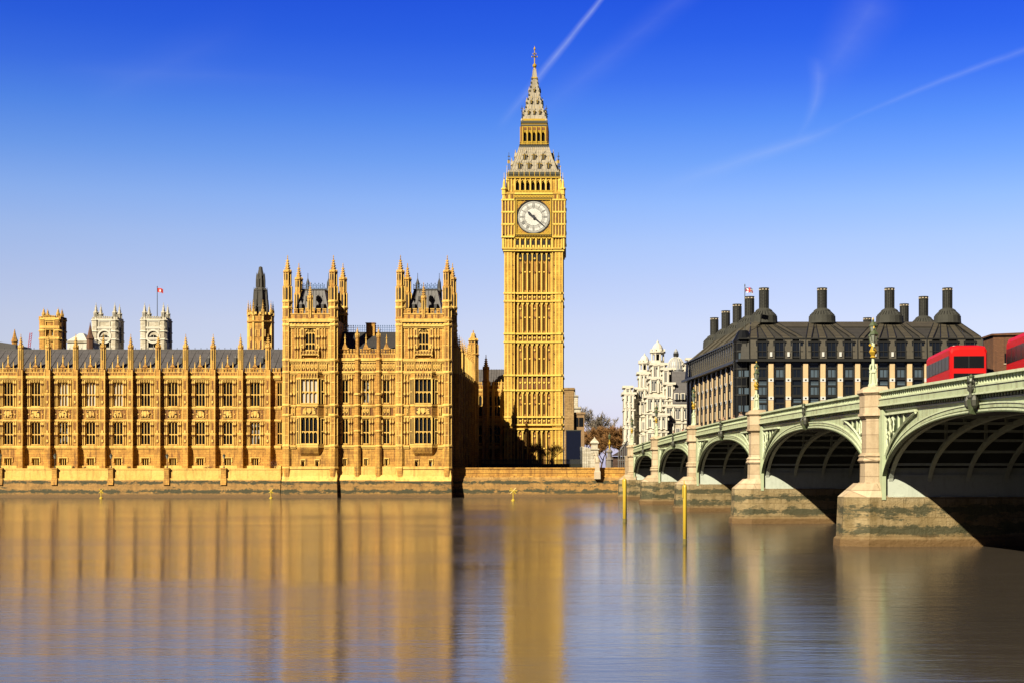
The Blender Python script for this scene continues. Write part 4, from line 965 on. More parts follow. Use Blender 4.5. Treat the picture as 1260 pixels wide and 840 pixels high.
# lower iron roof with dormers
mb = MB()
prof = [(29.2, 211), (27.2, 206), (25.3, 200), (23.1, 196), (21.2, 190), (19.6, 185), (18.4, 181)]
mb.sq(0, 0, [(w_*S, kv(y)) for w_, y in prof], 5)
o = MB(); o.add(mb, ROT[0]); mb = MB()
def onroof(f, prof=prof):                    # half width at pixel height
    for (w0, y0), (w1, y1) in zip(prof, prof[1:]):
        if y1 <= f <= y0: return (w0+(w1-w0)*(y0-f)/(y0-y1))*S
    return prof[-1][0]*S
for i in range(-8, 9):                       # standing ribs
    rows = [(i/8*(w_*S)*.985, -w_*S-.03, kv(y)) for w_, y in prof]; mb.tube(rows, .055, 4, 5)
for yy in range(208, 182, -4): h_ = onroof(yy); mb.box(-h_, h_, -h_-.03, -h_+.1, kv(yy)-.03, kv(yy)+.03, 5)
def dormer(mb, x, yy, sc, h_):
    w_, hh_ = .42*sc, 1.0*sc; z = kv(yy)
    mb.box(x-w_, x+w_, -h_-.25, -h_+1.3, z-.55*sc, z+hh_*.55, 5); mb.ext_y([(x-w_*1.3, z+hh_*.5), (x+w_*1.3, z+hh_*.5), (x, z+hh_*1.4)], -h_-.30, -h_+1.6, 5); mb.ext_y([(x-w_*1.3, z+hh_*.42), (x+w_*1.3, z+hh_*.42), (x+w_*1.3, z+hh_*.55), (x-w_*1.3, z+hh_*.55)], -h_-.33, -h_, 4)
    mb.ext_y([(x-w_*.66, z-.45*sc), (x+w_*.66, z-.45*sc), (x+w_*.66, z+hh_*.4), (x, z+hh_*.95), (x-w_*.66, z+hh_*.4)], -h_-.345, -h_-.2, 3)
    mb.box(x-.04, x+.04, -h_-.37, -h_-.33, z-.45*sc, z+hh_*.7, 4); mb.box(x-.04, x+.04, -h_-.2, -h_-.1, z+hh_*1.4, z+hh_*2.1, 4)
for x in (-17.7, -6, 6.8, 18): dormer(mb, x*S, 205, 1.0, onroof(206))
for x in (-11.4, 0, 11.4): dormer(mb, x*S, 194, .95, onroof(195))
for r_ in ROT: o.add(mb, r_)
part(ct, 'lower_roof', o, TM)
# lantern stage
mb = MB(); Hl = 16.6*S; yl = -Hl
xs_ = [(-11.3+22.6*i/4)*S for i in range(5)]
mb.wall(-Hl, Hl, kv(178), kv(155), yl, [(x-.38, x+.38, kv(174), kv(162)) for x in xs_], .5, 4)
for x in xs_:
    mb.poly([(x-.39, yl+.48, kv(174.2)), (x+.39, yl+.48, kv(174.2)), (x+.39, yl+.48, kv(161.8)), (x-.39, yl+.48, kv(161.8))], 3)
    for s_ in (-1, 1):
        pts = [(x+s_*.38, kv(162)), (x+s_*.38, kv(162)-.9), (x+s_*.28, kv(162)-.45), (x, kv(162))]; mb.ext_y(pts if s_ < 0 else pts[::-1], yl+.04, yl+.4, 4)
    mb.box(x-.3, x+.3, yl-.06, yl, kv(160.5), kv(157), 2)
for i in range(6): x = (-11.3-2.82+22.6/4*1.0*i+.0)*S; mb.box(x-.12, x+.12, yl-.2, yl, kv(178), kv(156), 4)
for s_ in (-1, 1): mb.box(s_*15.6*S-.12, s_*15.6*S+.12, yl-.1, yl, kv(178), kv(156), 2)
for i in range(16): x = -Hl+2*Hl*(i+.5)/16; mb.box(x-.07, x+.07, -18*S, -17.8*S, kv(179), kv(175), 4); mb.diamond(x, kv(174.8), .14, -18*S, -17.8*S, 4)
mb.box(-18*S, 17.7*S, -18.05*S, -17.75*S, kv(177)-.05, kv(177)+.05, 4)
o = four(mb); mb = MB()
for y0, y1, hw, m_ in ((181.6, 179.6, 18.8, 6), (179.6, 178, 18.2, 3), (155.5, 153.6, 16.9, 6), (153.6, 151.8, 15.8, 4), (151.8, 149, 16.8, 6), (149, 146.3, 15.6, 4)): mb.box(-hw*S, hw*S, -hw*S, hw*S, kv(y0), kv(y1), m_)
mb.box(-Hl+.55, Hl-.55, -Hl+.55, Hl-.55, kv(178), kv(155), 3); o.add(mb, ROT[0]); part(ct, 'lantern', o, TM)
# spire
mb = MB(); sp = [(15.0, 146.3), (13.2, 141), (11.4, 135), (9.3, 128), (7.4, 120), (5.8, 112), (4.3, 104), (3.2, 97), (2.3, 90), (1.7, 85)]
mb.sq(0, 0, [(w_*S, kv(y)) for w_, y in sp], 5); mb.sq(0, 0, [(3.0*S, kv(97.5)), (4.0*S, kv(96.8)), (4.0*S, kv(95.6)), (2.8*S, kv(95))], 4)
o = MB(); o.add(mb, ROT[0]); mb = MB()
for i in range(-3, 4): mb.tube([(i/3*w_*S*.985, -w_*S-.02, kv(y)) for w_, y in sp[:8 if abs(i) < 3 else 10]], .05, 4, 5)
for w_, y in sp[1:7]: mb.box(-w_*S, w_*S, -w_*S-.03, -w_*S+.05, kv(y)-.03, kv(y)+.03, 5)
for y in range(142, 92, -5):                 # crockets up the hips
    h_ = onroof(y, sp) if y > 85 else .3; mb.box(-h_-.18, -h_+.12, -h_-.18, -h_+.12, kv(y)-.15, kv(y)+.18, 6)
for x in (-7, 0, 7): dormer(mb, x*S, 139, .62, onroof(139.5, sp))
for x in (-3.8, 3.8): dormer(mb, x*S, 126, .58, onroof(126.5, sp))
dormer(mb, 0, 112, .5, onroof(112.5, sp))
for r_ in ROT: o.add(mb, r_)
part(ct, 'spire', o, TM)
mb = MB(); X, Y = kc[0], kc[1]
mb.lathe(X, Y, [(1.7*S, kv(86)), (1.2*S, kv(83.5)), (2.6*S, kv(82)), (2.8*S, kv(80)), (.8*S, kv(78)), (.55*S, kv(60)), (.2*S, kv(57))], 8, 4)
mb.lathe(X, Y, [(.1, kv(62.5)), (1.3*S, kv(61)), (1.3*S, kv(60)), (.1, kv(58.5))], 8, 4)
for z, r0 in ((70, 3.4), (66.5, 1.8)):
    mb.box(X-r0*S, X+r0*S, Y-.06, Y+.06, kv(z)-.12, kv(z)+.12, 6); mb.box(X-.06, X+.06, Y-r0*S, Y+r0*S, kv(z)-.12, kv(z)+.12, 6)
    for s_ in (-1, 1): mb.lathe(X+s_*r0*S, Y, [(.04, kv(z)-.2), (.12, kv(z)), (.04, kv(z)+.2)], 6, 4)
part(ct, 'finial', mb, TM)
def pole_fin(h, flag=True):
    mb = MB(); mb.lathe(0, 0, [(.16, 0), (.09, h*.3), (.05, h)], 6, 6); mb.lathe(0, 0, [(.05, h*.62), (.2, h*.66), (.05, h*.7)], 6, 6)
    if flag: mb.box(-.30, .22, -.04, .04, h*.50, h*.64, 4)
    mb.box(-.25, .25, -.03, .03, h*.80, h*.84, 6); mb.lathe(0, 0, [(.28, 0), (.32, h*.08), (.12, h*.2)], 6, 5); return mb.mesh('corner_finial', TM)
pf1, pf2 = pole_fin(4.6), pole_fin(3.4, False)
for sx_ in (-1, 1):
    for sy_ in (-1, 1):
        link('corner_finial', pf1, ct, (sx_*30.6*S, sy_*30.6*S, kv(215)-4.3)); link('corner_finial', pf2, ct, (sx_*15.2*S, sy_*15.2*S, kv(150)-4.3))

# ------------------------------------------------------------------ towers seen over the palace roof
def gothic_tower(px0, px1, Z, ytop, ypar, ybot, label, name, mats, pinr, windows, depth=None, cat='tower', mats_s=None, group=None):
    X0, X1 = WX(px0, Z), WX(px1, Z); W = X1-X0; D = depth or W; v = lambda y: WZ(y, Z); y = Z
    T = thing(name, ((X0+X1)/2, Z, 4.3), label, cat, group)
    mb = MB(); hs = []
    for (wx_, ya, yb, ww, n, ar) in windows: hs.append((WX(wx_, Z)-ww/2, WX(wx_, Z)+ww/2, v(yb), v(ya)))
    mb.wall(X0, X1, 4.2, v(ypar), y, hs, .5); mb.box(X0, X1, y+.55, y+D, 4.2, v(ypar)-.2); part(T, 'tower_wall', mb, mats)
    for (wx_, ya, yb, ww, n, ar) in windows: link('window', win_mesh(ww, v(ya)-v(yb), n, (.5,), ar, mats_s or [mats[1], mats[3]], key=name), T, (WX(wx_, Z)-T.location.x, 0, v(yb)-4.3))
    mb = MB(); r = pinr
    for yy in (ypar, (ypar*.75+ybot*.25), (ypar+ybot)/2+4): band(mb, X0, X1, v(yy), .6, y, .35)
    cren(mb, X0+r, X1-r, y-.1, v(ypar), v(ypar-4), 7, 0, .5, .3); cren(mb, X0+r, X1-r, y+D-.5, v(ypar), v(ypar-4), 7, 0, .5, .3)
    for q in (.28, .72): ribs(mb, [X0+W*q], v(ybot), v(ypar), y, .2, .25)
    for sx_ in (X0+.05, X1-.05):
        for i in range(6): yy = y+D*(i+.5)/6; mb.box(sx_-.3, sx_+.3, yy-.5, yy+.5, v(ypar), v(ypar-3.5), 0)
        mb.box(sx_-.2, sx_+.2, y+D*.35, y+D*.7, v(ypar+26), v(ypar+8), 4)
    part(T, 'parapet', mb, mats)
    pm = pinn_mesh(r*(.36 if Z < 400 else .52), (v(ytop)-v(ypar))*.46, (v(ytop)-v(ypar))*.60, 8, mats[:2]+[mats[2], mats[4]], key=name)
    for a in (X0+r*.6, X1-r*.6):
        for b in (y+r*.6, y+D-r*.6):
            mb = MB(); mb.lathe(a, b, [(r, 4.2), (r, v(ypar))], 8); 
            for yy in (ypar, ypar+14, ypar+24): mb.lathe(a, b, [(r*1.0, v(yy)-.3), (r*1.2, v(yy)), (r*1.0, v(yy)+.3)], 8, 1)
            bt = part(T, 'corner_turret', mb, mats); link('pinnacle', pm, bt, (a-T.location.x, b-T.location.y, v(ypar)-4.3))
    return T
gothic_tower(49.5, 73.5, 330, 379, 393, 431, 'square golden stone tower with pinnacles seen over the left end of the palace roof', 'church_tower', PM, .95,
    [(56.3, 405, 422, 1.6, 3, False), (66.7, 405, 422, 1.6, 3, False)], 3.6)
WM = [M['white_stone'], M['white_plain'], M['white_stone'], M['glass'], M['black'], M['greyroof']]
AZ = 520.0
for (a, b, lab) in ((114, 143.5, 'left of two matching white pinnacled abbey towers behind the palace'), (174, 203.5, 'right of two matching white abbey towers, the one carrying a flagpole')):
    T = gothic_tower(a, b, AZ, 373.5, 394, 431, lab, 'abbey_tower', WM, 1.5, [((a+b)/2, 412, 428, 4.0, 2, True)], 7.0, group='white abbey towers')
    mb = MB(); cx = (WX(a, AZ)+WX(b, AZ))/2; cz = WZ(414, AZ)
    for i in range(24):
        A, B = 2*math.pi*i/24, 2*math.pi*(i+1)/24
        mb.ext_y([(cx+1.9*math.cos(A), cz+1.9*math.sin(A)), (cx+1.9*math.cos(B), cz+1.9*math.sin(B)), (cx+2.5*math.cos(B), cz+2.5*math.sin(B)), (cx+2.5*math.cos(A), cz+2.5*math.sin(A))], AZ-.5, AZ, 1)
    mb.lathe(cx, AZ, [(.1, 0), (.1, .1)], 3, 1) if False else None
    part(T, 'round_frame', mb, WM)
# flagpole with red flag on the right abbey tower
def flag(name, x, y, z0, z1, w_, h_, fmat, label, right=True, cols=None):
    T = thing(name, (x, y, z0), label, 'flag')
    mb = MB(); mb.lathe(x, y, [(.14*w_/2, z0), (.10*w_/2, z1), (.2*w_/2, z1+.05), (.05, z1+.4)], 6); part(T, 'pole', mb, [M['darkiron'] if right else M['white']])
    mb = MB(); n = 14; zt = z1-.2
    for i in range(n):
        for j in range(6):
            f0, f1 = i/n, (i+1)/n; g0, g1 = j/6, (j+1)/6
            P_ = lambda f, g: (x+.1+w_*f, y-.1+.25*w_*.3*math.sin(f*7+g), zt-h_*g-.35*w_*f*f-(.1*math.sin(f*6)))
            m_ = fmat(f0, g0); mb.poly([P_(f0, g1), P_(f1, g1), P_(f1, g0), P_(f0, g0)], m_)
    part(T, 'flag_cloth', mb, cols); return T
reds = plain('red_flag_cloth', (.65, .03, .02), .8, 0, .1); blues = plain('blue_flag_cloth', (.03, .05, .25), .8, 0, .1)
flag('flagpole', WX(193.5, AZ+6), AZ+6, WZ(396, AZ), WZ(351, AZ), 2.0, 1.5, lambda f, g: 1 if .35 < f < .6 and .3 < g < .7 else 0, 'flagpole with small red flag on the right white abbey tower', True, [reds, M['white']])
# slender dark spire on a golden octagonal tower
Z = 325.0; v = lambda y: WZ(y, Z); X, Y = WX(317.5, Z), Z+2.6
T = thing('spire_tower', (X, Y, 4.3), 'octagonal golden tower with slender dark spire behind the palace roof', 'tower')
mb = MB(); r = 15.2*Z/FPX; mb.lathe(X, Y, [(r, 4.2), (r, v(397)), (r*1.12, v(396)), (r*1.12, v(394.5)), (r*1.0, v(394)), (r*.98, v(386))], 8)
for q in range(8):
    A = math.pi/8+q*math.pi/4; mb.box(X+r*math.cos(A)-.2, X+r*math.cos(A)+.2, Y+r*math.sin(A)-.2, Y+r*math.sin(A)+.2, v(432), v(386), 1)
for i in range(16): A = 2*math.pi*i/16+.2; mb.box(X+r*math.cos(A)-.25, X+r*math.cos(A)+.25, Y+r*math.sin(A)-.2, Y+r*math.sin(A)+.2, v(387), v(384), 1)
part(T, 'tower_wall', mb, PM)
mb = MB()
yy = Y-r*math.cos(math.pi/8)-.05
for dx in (-1.05, 1.05):
    for a, b in ((402, 414), (417, 428)):
        x = X+dx-.1; mb.ext_y([(x-.6, v(b)), (x+.6, v(b)), (x+.6, v(a)-.7), (x, v(a)), (x-.6, v(a)-.7)], yy-.02, yy+.1, 0)
        for q in (-.62, 0, .62): mb.box(x+q-.07, x+q+.07, yy-.12, yy, v(b), v(a)-.6, 1)
part(T, 'window_tracery', mb, [M['rustglass'], M['stone_hi']])
for q in range(8):
    A = math.pi/8+q*math.pi/4; link('pinnacle', pinn_mesh(.26, 1.2, 2.4, 6, key='p'), T, (r*math.cos(A), r*math.sin(A), v(389)-4.3))
mb = MB(); u = Z/FPX
mb.lathe(X, Y, [(9.3*u, v(390)), (9.3*u, v(378)), (9.8*u, v(377)), (8.2*u, v(374)), (8.0*u, v(357)), (8.6*u, v(356)), (6.6*u, v(353)), (4.6*u, v(352)), (4.6*u, v(343)), (5.2*u, v(342)), (4.2*u, v(338)), (2.6*u, v(330)), (2.2*u, v(327)), (.4*u, v(326))], 8)
for q in range(8):
    A = math.pi/8+q*math.pi/4
    for r1, a, b in ((9.4, 384, 367), (8.2, 374, 352), (5.0, 352, 334)): mb.lathe(X+r1*u*math.cos(A), Y+r1*u*math.sin(A), [(.22, v(a)), (.2, v((a+b)/2)), (.03, v(b))], 4)
part(T, 'spire', mb, [stone('dark_weathered_spire', (.085, .075, .06), (.05, .045, .038), (.02, .018, .015))])
# white tent-shaped roof, small spire, tower crane, dark roof at the far left
Z = 400.0; v = lambda y: WZ(y, Z); a, b = WX(83, Z), WX(107, Z)
T = thing('domed_hall', ((a+b)/2, Z, 4.3), 'white hall with a low pale pyramid roof between two towers behind the palace', 'building')
mb = MB(); mb.box(a, b, Z, Z+10, 4.2, v(421)); mb.box(a-.3, b+.3, Z-.3, Z+10.3, v(421), v(419.5)); part(T, 'wall', mb, [M['white_stone']])
mb = MB(); mb.loft([[(a, Z, v(419)), (b, Z, v(419)), (b, Z+10, v(419)), (a, Z+10, v(419))], [(a+1.9, Z+4, v(408.5)), (b-2.4, Z+4, v(408.5)), (b-2.4, Z+6, v(408.5)), (a+1.9, Z+6, v(408.5))]])
for i in range(5): x = a+(b-a)*(i+.5)/5; mb.box(x-.5, x+.5, Z-.32, Z-.29, v(430), v(423))
part(T, 'roof', mb, [M['white_plain']])
Z = 300.0; T = thing('small_spire', (WX(111, Z), Z, 4.3), 'small dark stone spire beside the left white abbey tower', 'spire')
mb = MB(); mb.lathe(T.location.x, Z, [(.7, 4.3), (.7, WZ(418, Z)), (.85, WZ(417, Z)), (.5, WZ(412, Z)), (.1, WZ(400, Z)), (.05, WZ(397, Z))], 6); part(T, 'spire', mb, [stone('dark_red_stone', (.16, .07, .035))])
Z = 300.0; T = thing('stone_turret', (WX(18, Z), Z, 4.3), 'small pointed stone turret above the palace roof near the left edge', 'turret')
part(T, 'turret_shaft', (lambda m_: (m_.lathe(T.location.x, Z, [(.55, 4.3), (.55, WZ(421, Z)), (.7, WZ(420, Z)), (.35, WZ(414, Z)), (.05, WZ(405, Z))], 6), m_)[1])(MB()), [M['stone']])
Z = 290.0; a, b = WX(-60, Z), WX(20, Z); T = thing('low_roof', (WX(0, Z), Z, 4.3), 'dark flat roof behind the palace at the left edge', 'building')
mb = MB(); mb.box(a, b, Z, Z+8, 4.3, WZ(431, Z)); part(T, 'wall', mb, [M['stone']]); mb = MB(); mb.ext_y([(a, WZ(430, Z)), (b, WZ(430, Z)), (b, WZ(424, Z)), (WX(-2, Z), WZ(420.5, Z)), (a, WZ(421, Z))], Z-.3, Z+8); part(T, 'roof', mb, [M['darkroof']])
Z = 700.0; T = thing('tower_crane', (WX(35, Z), Z, 4.3), 'distant red lattice crane jib over the palace roof', 'crane')
mb = MB(); p0, p1 = (WX(33.5, Z), Z, WZ(445, Z)), (WX(38.2, Z), Z, WZ(409.5, Z))
pts = [Vector(p0).lerp(Vector(p1), i/12) for i in range(13)]
for o_ in (-.5, .5): mb.tube([p + Vector((o_, 0, 0)) for p in pts], .14, 4)
for i in range(12): mb.tube([pts[i]+Vector((-.5, 0, 0)), pts[i+1]+Vector((.5, 0, 0))], .09, 4)
mb.tube([p0, (WX(33.5, Z), Z, 4.3)], .5, 4); part(T, 'jib', mb, [M['red']])

# ------------------------------------------------------------------ the office building with bronze roof and tall chimneys
OZ = 290.0; ov = lambda y: WZ(y, OZ); CY = -1.0
OX0, OX1 = WX(909, OZ), WX(1207, OZ); OD = 70.0; SK = -.088          # the sides run slightly skewed
ob = thing('office_building', (WX(1050, OZ), OZ, 4.3), 'dark bronze office building with sandstone columns and a row of tall round chimneys', 'office building')
BM_ = [M['bronze'], M['tan'], M['palestone'], M['blueglass'], M['blackglass'], M['bronze_roof'], M['chimney'], M['white'], M['glass_plain'], M['bronze_slope']]
ze, zk, zr = ov(443), ov(415), WZ(396.6, OZ+11)
cpx = [927.3+21.33*i for i in range(14)]
rows = []; y = 448.0
while y < 575: rows.append(y); y += 21.5
mb = MB(); cx0, cx1 = WX(920, OZ), OX1-1.5
mb.poly([(cx0, OZ+.8, 4.2), (cx1, OZ+.8, 4.2), (cx1, OZ+.8, ze), (cx0, OZ+.8, ze)], 0)
def skx(x, Y): return x + SK*(Y-OZ)
mb.loft([[(OX0+1.2, OZ+4, 4.2), (cx0, OZ+.8, 4.2), (cx1, OZ+.8, 4.2), (skx(OX1, OZ+OD), OZ+OD, 4.2), (skx(OX0, OZ+OD)+.8, OZ+OD, 4.2)], [(OX0+1.2, OZ+4, ze), (cx0, OZ+.8, ze), (cx1, OZ+.8, ze), (skx(OX1, OZ+OD), OZ+OD, ze), (skx(OX0, OZ+OD)+.8, OZ+OD, ze)]], 0)
part(ob, 'wall', mb, BM_)
# one bay between two columns, repeated
wmb = MB(); bw = 21.33*OZ/FPX - 1.0; hz = 21.5*OZ/FPX
x0, x1 = -bw/2+.22, bw/2-.22
wmb.box(x0, x1, -.12, .05, hz*.60, hz*.90, 3); wmb.box(x0, x1, -.35, .02, hz*.05, hz*.50, 3)
for a, b, c_, d_ in ((x0-.15, x1+.15, hz*.50, hz*.60), (x0-.15, x1+.15, hz*.90, hz*.99), (x0-.15, x1+.15, -.02*hz, hz*.05)): wmb.box(a, b, -.5, .04, c_, d_, 0)
for q in (-.33, .0, .33): wmb.box(q*bw*.9-.05, q*bw*.9+.05, -.42, .03, hz*.05, hz*.50, 0)
for q in (-.5, .5): wmb.box(q*(bw-.3)-.07, q*(bw-.3)+.07, -.52, .04, 0, hz*.98, 0)
wmb.box(x0-.05, x1+.05, -.16, .0, hz*.73, hz*.76, 0)
wmb = wmb.mesh('window', BM_)
wdk = MB(); wdk.box(x0, x1, -.12, .05, hz*.60, hz*.90, 4); wdk.box(x0, x1, -.35, .02, hz*.05, hz*.50, 4)
for a, b, c_, d_ in ((x0-.15, x1+.15, hz*.50, hz*.60), (x0-.15, x1+.15, hz*.90, hz*.99), (x0-.15, x1+.15, -.02*hz, hz*.05)): wdk.box(a, b, -.5, .04, c_, d_, 0)
for q in (-.33, .0, .33): wdk.box(q*bw*.9-.05, q*bw*.9+.05, -.42, .03, hz*.05, hz*.50, 0)
wdk = wdk.mesh('window', BM_)
q = random.Random(3)
for i in range(13):
    xc = WX((cpx[i]+cpx[i+1])/2, OZ)
    for j in range(4):
        yb = 443+21.5*(j+1)
        link('window', wdk if q.random() < .35 else wmb, ob, (xc-ob.location.x, .75, ov(yb)-4.3))
for i in range(14):
    x = WX(cpx[i], OZ); mb = MB()
    mb.box(x-.48, x+.48, OZ-.1, OZ+.9, 4.2, ov(447), 1); mb.box(x-.60, x+.60, OZ-.05, OZ+.85, ov(447), ze+.1, 0)
    for yy in (467, 489.5, 512): mb.box(x-.5, x+.5, OZ-.16, OZ+.2, ov(yy+2.2), ov(yy-2.2), 7); mb.box(x-.17, x+.17, OZ-.2, OZ, ov(yy+.9), ov(yy-.9), 0)
    for s_ in (-1, 1): mb.box(x+s_*.72-.1, x+s_*.72+.1, OZ+.2, OZ+.85, 4.2, ze, 0)
    part(ob, 'column', mb, BM_)
# left side: the same bays, seen at a slant
ns = 11; L = OD-6; ux, uy = SK/math.hypot(SK, 1), 1/math.hypot(SK, 1); sang = math.atan2(-1, 0)
def side_pt(t, off, z): return (OX0+.9 + ux*t - off*uy, OZ+5 + uy*t + off*ux, z)
def sbox(mb, t0, t1, o0, o1, z0, z1, m):
    mb.loft([[side_pt(t0, o0, z), side_pt(t1, o0, z), side_pt(t1, o1, z), side_pt(t0, o1, z)] for z in (z0, z1)], m)
for i in range(ns+1):
    t_ = L*i/ns; mb = MB(); sbox(mb, t_-.30, t_+.30, -.2, .85, 4.2, ov(447), 1); sbox(mb, t_-.55, t_+.55, -.2, .8, ov(447), ze, 0); sbox(mb, t_+.30, t_+1.3, -.2, .8, 4.2, ze, 0); sbox(mb, t_-.9, t_-.30, -.2, .6, 4.2, ze, 0)
    for yy in (467, 489.5): sbox(mb, t_-.44, t_+.44, .85, .9, ov(yy+2.2), ov(yy-2.2), 7)
    part(ob, 'column', mb, BM_)
for i in range(ns):
    mb = MB(); a, b = L*i/ns+.7, L*(i+1)/ns-.7; mid = (a+b)/2
    for j in range(4):
        z = ov(443+21.5*(j+1)); m_ = 3 if (i*5+j*3) % 7 == 0 else 4
        sbox(mb, a, b, 0, .16, z+hz*.6, z+hz*.9, m_); sbox(mb, a, b, 0, .3, z+.05*hz, z+hz*.5, m_); sbox(mb, a-.1, b+.1, 0, .5, z+hz*.5, z+hz*.6, 0); sbox(mb, a-.1, b+.1, 0, .5, z+hz*.9, z+hz, 0)
        sbox(mb, mid-.06, mid+.06, 0, .45, z, z+hz, 0)
        sbox(mb, mid-.16, mid+.16, .05, .66, z-.3, z+hz*.42, 2)
    part(ob, 'side_window', mb, BM_)
# rounded glazed corner
mb = MB(); ccx, ccy = WX(916, OZ), OZ+2.6; r = 1.9
mb.lathe(ccx, ccy, [(r, 4.2), (r, ze+3.6), (r*1.1, ze+3.7), (r*1.1, ze+4.0), (r*.5, ze+6)], 12, 8)
for j in range(7):
    z = ze+3.6-hz*.5*j*1.0; mb.lathe(ccx, ccy, [(r*1.06, z-.16), (r*1.06, z+.16)], 12, 0)
for k_ in range(12): A = math.pi/12+k_*math.pi/6; mb.box(ccx+r*math.cos(A)-.09, ccx+r*math.cos(A)+.09, ccy+r*math.sin(A)-.09, ccy+r*math.sin(A)+.09, 4.2, ze+3.8, 0)
for j in range(5):
    for A in (R(250), R(285)): 
        z = ov(443+21.5*(j)); c_, s_ = math.cos(A), math.sin(A); mb.box(ccx+r*c_-.4, ccx+r*c_+.4, ccy+r*s_-.12, ccy+r*s_+.1, z+.3, z+1.5, 3)
part(ob, 'corner_bay', mb, BM_)
# roof
yE, yK, yR = OZ+.2, OZ+1.0, OZ+11.0
def ringat(k, z, dy):     # plan outline at inset dy
    xa_, xb_ = OX0+k, OX1-k
    return [(xa_+.4, OZ+dy, z), (xb_-.4, OZ+dy, z), (skx(xb_, OZ+OD-dy), OZ+OD-dy, z), (skx(xa_, OZ+OD-dy), OZ+OD-dy, z)]
inR0 = (WX(929, OZ+11)-OX0-.4); inR1 = inR0
mb = MB()
mb.loft([ringat(0, ze, .3), ringat(.3, zk, .9), ringat(4.8, zr, 11)], 9); mb.loft([ringat(3.6, zr-1.3, 7.4), ringat(4.9, zr+.1, 10.9)], 5)
mb.loft([ringat(-.7, ze-.25, -.6), ringat(-.7, ze+.25, -.6)], 0); mb.loft([ringat(-.4, zk-.35, .15), ringat(-.4, zk-.1, .15)], 0)
part(ob, 'roof', mb, BM_)
mb = MB()
for i in range(13):          # dark dormer glazing between the ribs, with louvred slope above
    xa_, xb_ = WX(cpx[i], OZ)+.5, WX(cpx[i+1], OZ)-.5
    mb.box(xa_, xb_, OZ+.12, OZ+2.5, ov(439), ov(421), 4); mb.box(xa_-.05, xb_+.05, OZ-.05, OZ+2.5, ov(421), ov(419.5), 0); mb.box(xa_, xb_, OZ-.02, OZ+.2, ov(432.6), ov(431.6), 0); mb.box(xa_, xb_, OZ-.1, OZ+.2, ov(440), ov(438), 0)
    xm = (xa_+xb_)/2; mb.box(xm-.05, xm+.05, OZ+.02, OZ+.2, ov(439), ov(421), 0)
    mb.loft([[(xa_, OZ+.9, ov(420)), (xb_, OZ+.9, ov(420)), (xb_, OZ+3, ov(420)), (xa_, OZ+3, ov(420))], [(xm-.05, OZ+5.6, ov(404)), (xm+.05, OZ+5.6, ov(404)), (xm+.05, OZ+6.5, ov(404)), (xm-.05, OZ+6.5, ov(404))]], 4)
part(ob, 'dormer', mb, BM_)
CH = [(940, (0, 1, 2, 3), 0), (1011.5, (3, 4, 5, 6), 0), (1094.5, (6, 7, 8, 9, 10), 0), (1165.7, (10, 11, 12, 13), 0)]
for cpx_, cols_, _ in CH:
    tx = WX(cpx_, OZ+10); n = len(cols_)
    for k_, ci in enumerate(cols_):
        bx_ = WX(cpx[ci], OZ); txx = tx+(k_-(n-1)/2)*1.35; mb = MB(); hw = .80
        if ci in (3, 6, 10): hw = .55; bx_ += -.55 if k_ == n-1 else .55
        pr = [(bx_, OZ-.15, ov(441), hw), (bx_, OZ+.25, ov(418), hw), (bx_+(txx-bx_)*.12, OZ+1.1, ov(413.5), hw*.98), (bx_+(txx-bx_)*.94, OZ+10.0, zr-.3, .60)]
        mb.loft([[(x-w_, y, z), (x+w_, y, z), (x+w_, y+1.2, z-.3), (x-w_, y+1.2, z-.3)] for x, y, z, w_ in pr], 5)
        for s_ in (-1, 1): mb.tube([(x+s_*w_, y-.08, z) for x, y, z, w_ in pr], .11, 4, 0)
        if k_ in (1, 2): mb.box(bx_-.22, bx_+.22, OZ-.35, OZ-.1, ov(438.5), ov(433), 7)
        part(ob, 'roof_duct', mb, BM_)
mb = MB()
nS = 22
for i in range(nS):          # ducts on the left slope
    f = (i+.5)/nS; Y = OZ+5+f*(OD-12); xa_, xb_ = skx(OX0, Y), skx(OX0+4.8, Y)
    lean = (.5-(i % 5)/4)*5
    mb.loft([[(xa_-.3, Y-.55, ze+.1), (xa_-.3, Y+.55, ze+.1), (xa_+.5, Y+.55, ze), (xa_+.5, Y-.55, ze)], [(xa_+.05, Y-.55, zk+.15), (xa_+.05, Y+.55, zk+.15), (xa_+1, Y+.55, zk), (xa_+1, Y-.55, zk)], [(xb_-.1, Y+lean-.35, zr), (xb_-.1, Y+lean+.35, zr), (xb_+1, Y+lean+.35, zr-.4), (xb_+1, Y+lean-.35, zr-.4)]], 5)
part(ob, 'side_duct', mb, BM_)
mb = MB()
for i in range(nS):
    f = (i+1)/nS; Y = OZ+5+f*(OD-12); xa_ = skx(OX0, Y); mb.box(xa_-.12, xa_+1, Y-.75, Y+.75, ov(438), ov(421), 4); mb.box(xa_-.3, xa_+1, Y-.85, Y+.85, ov(421), ov(419.5), 0)
part(ob, 'side_dormer', mb, BM_)
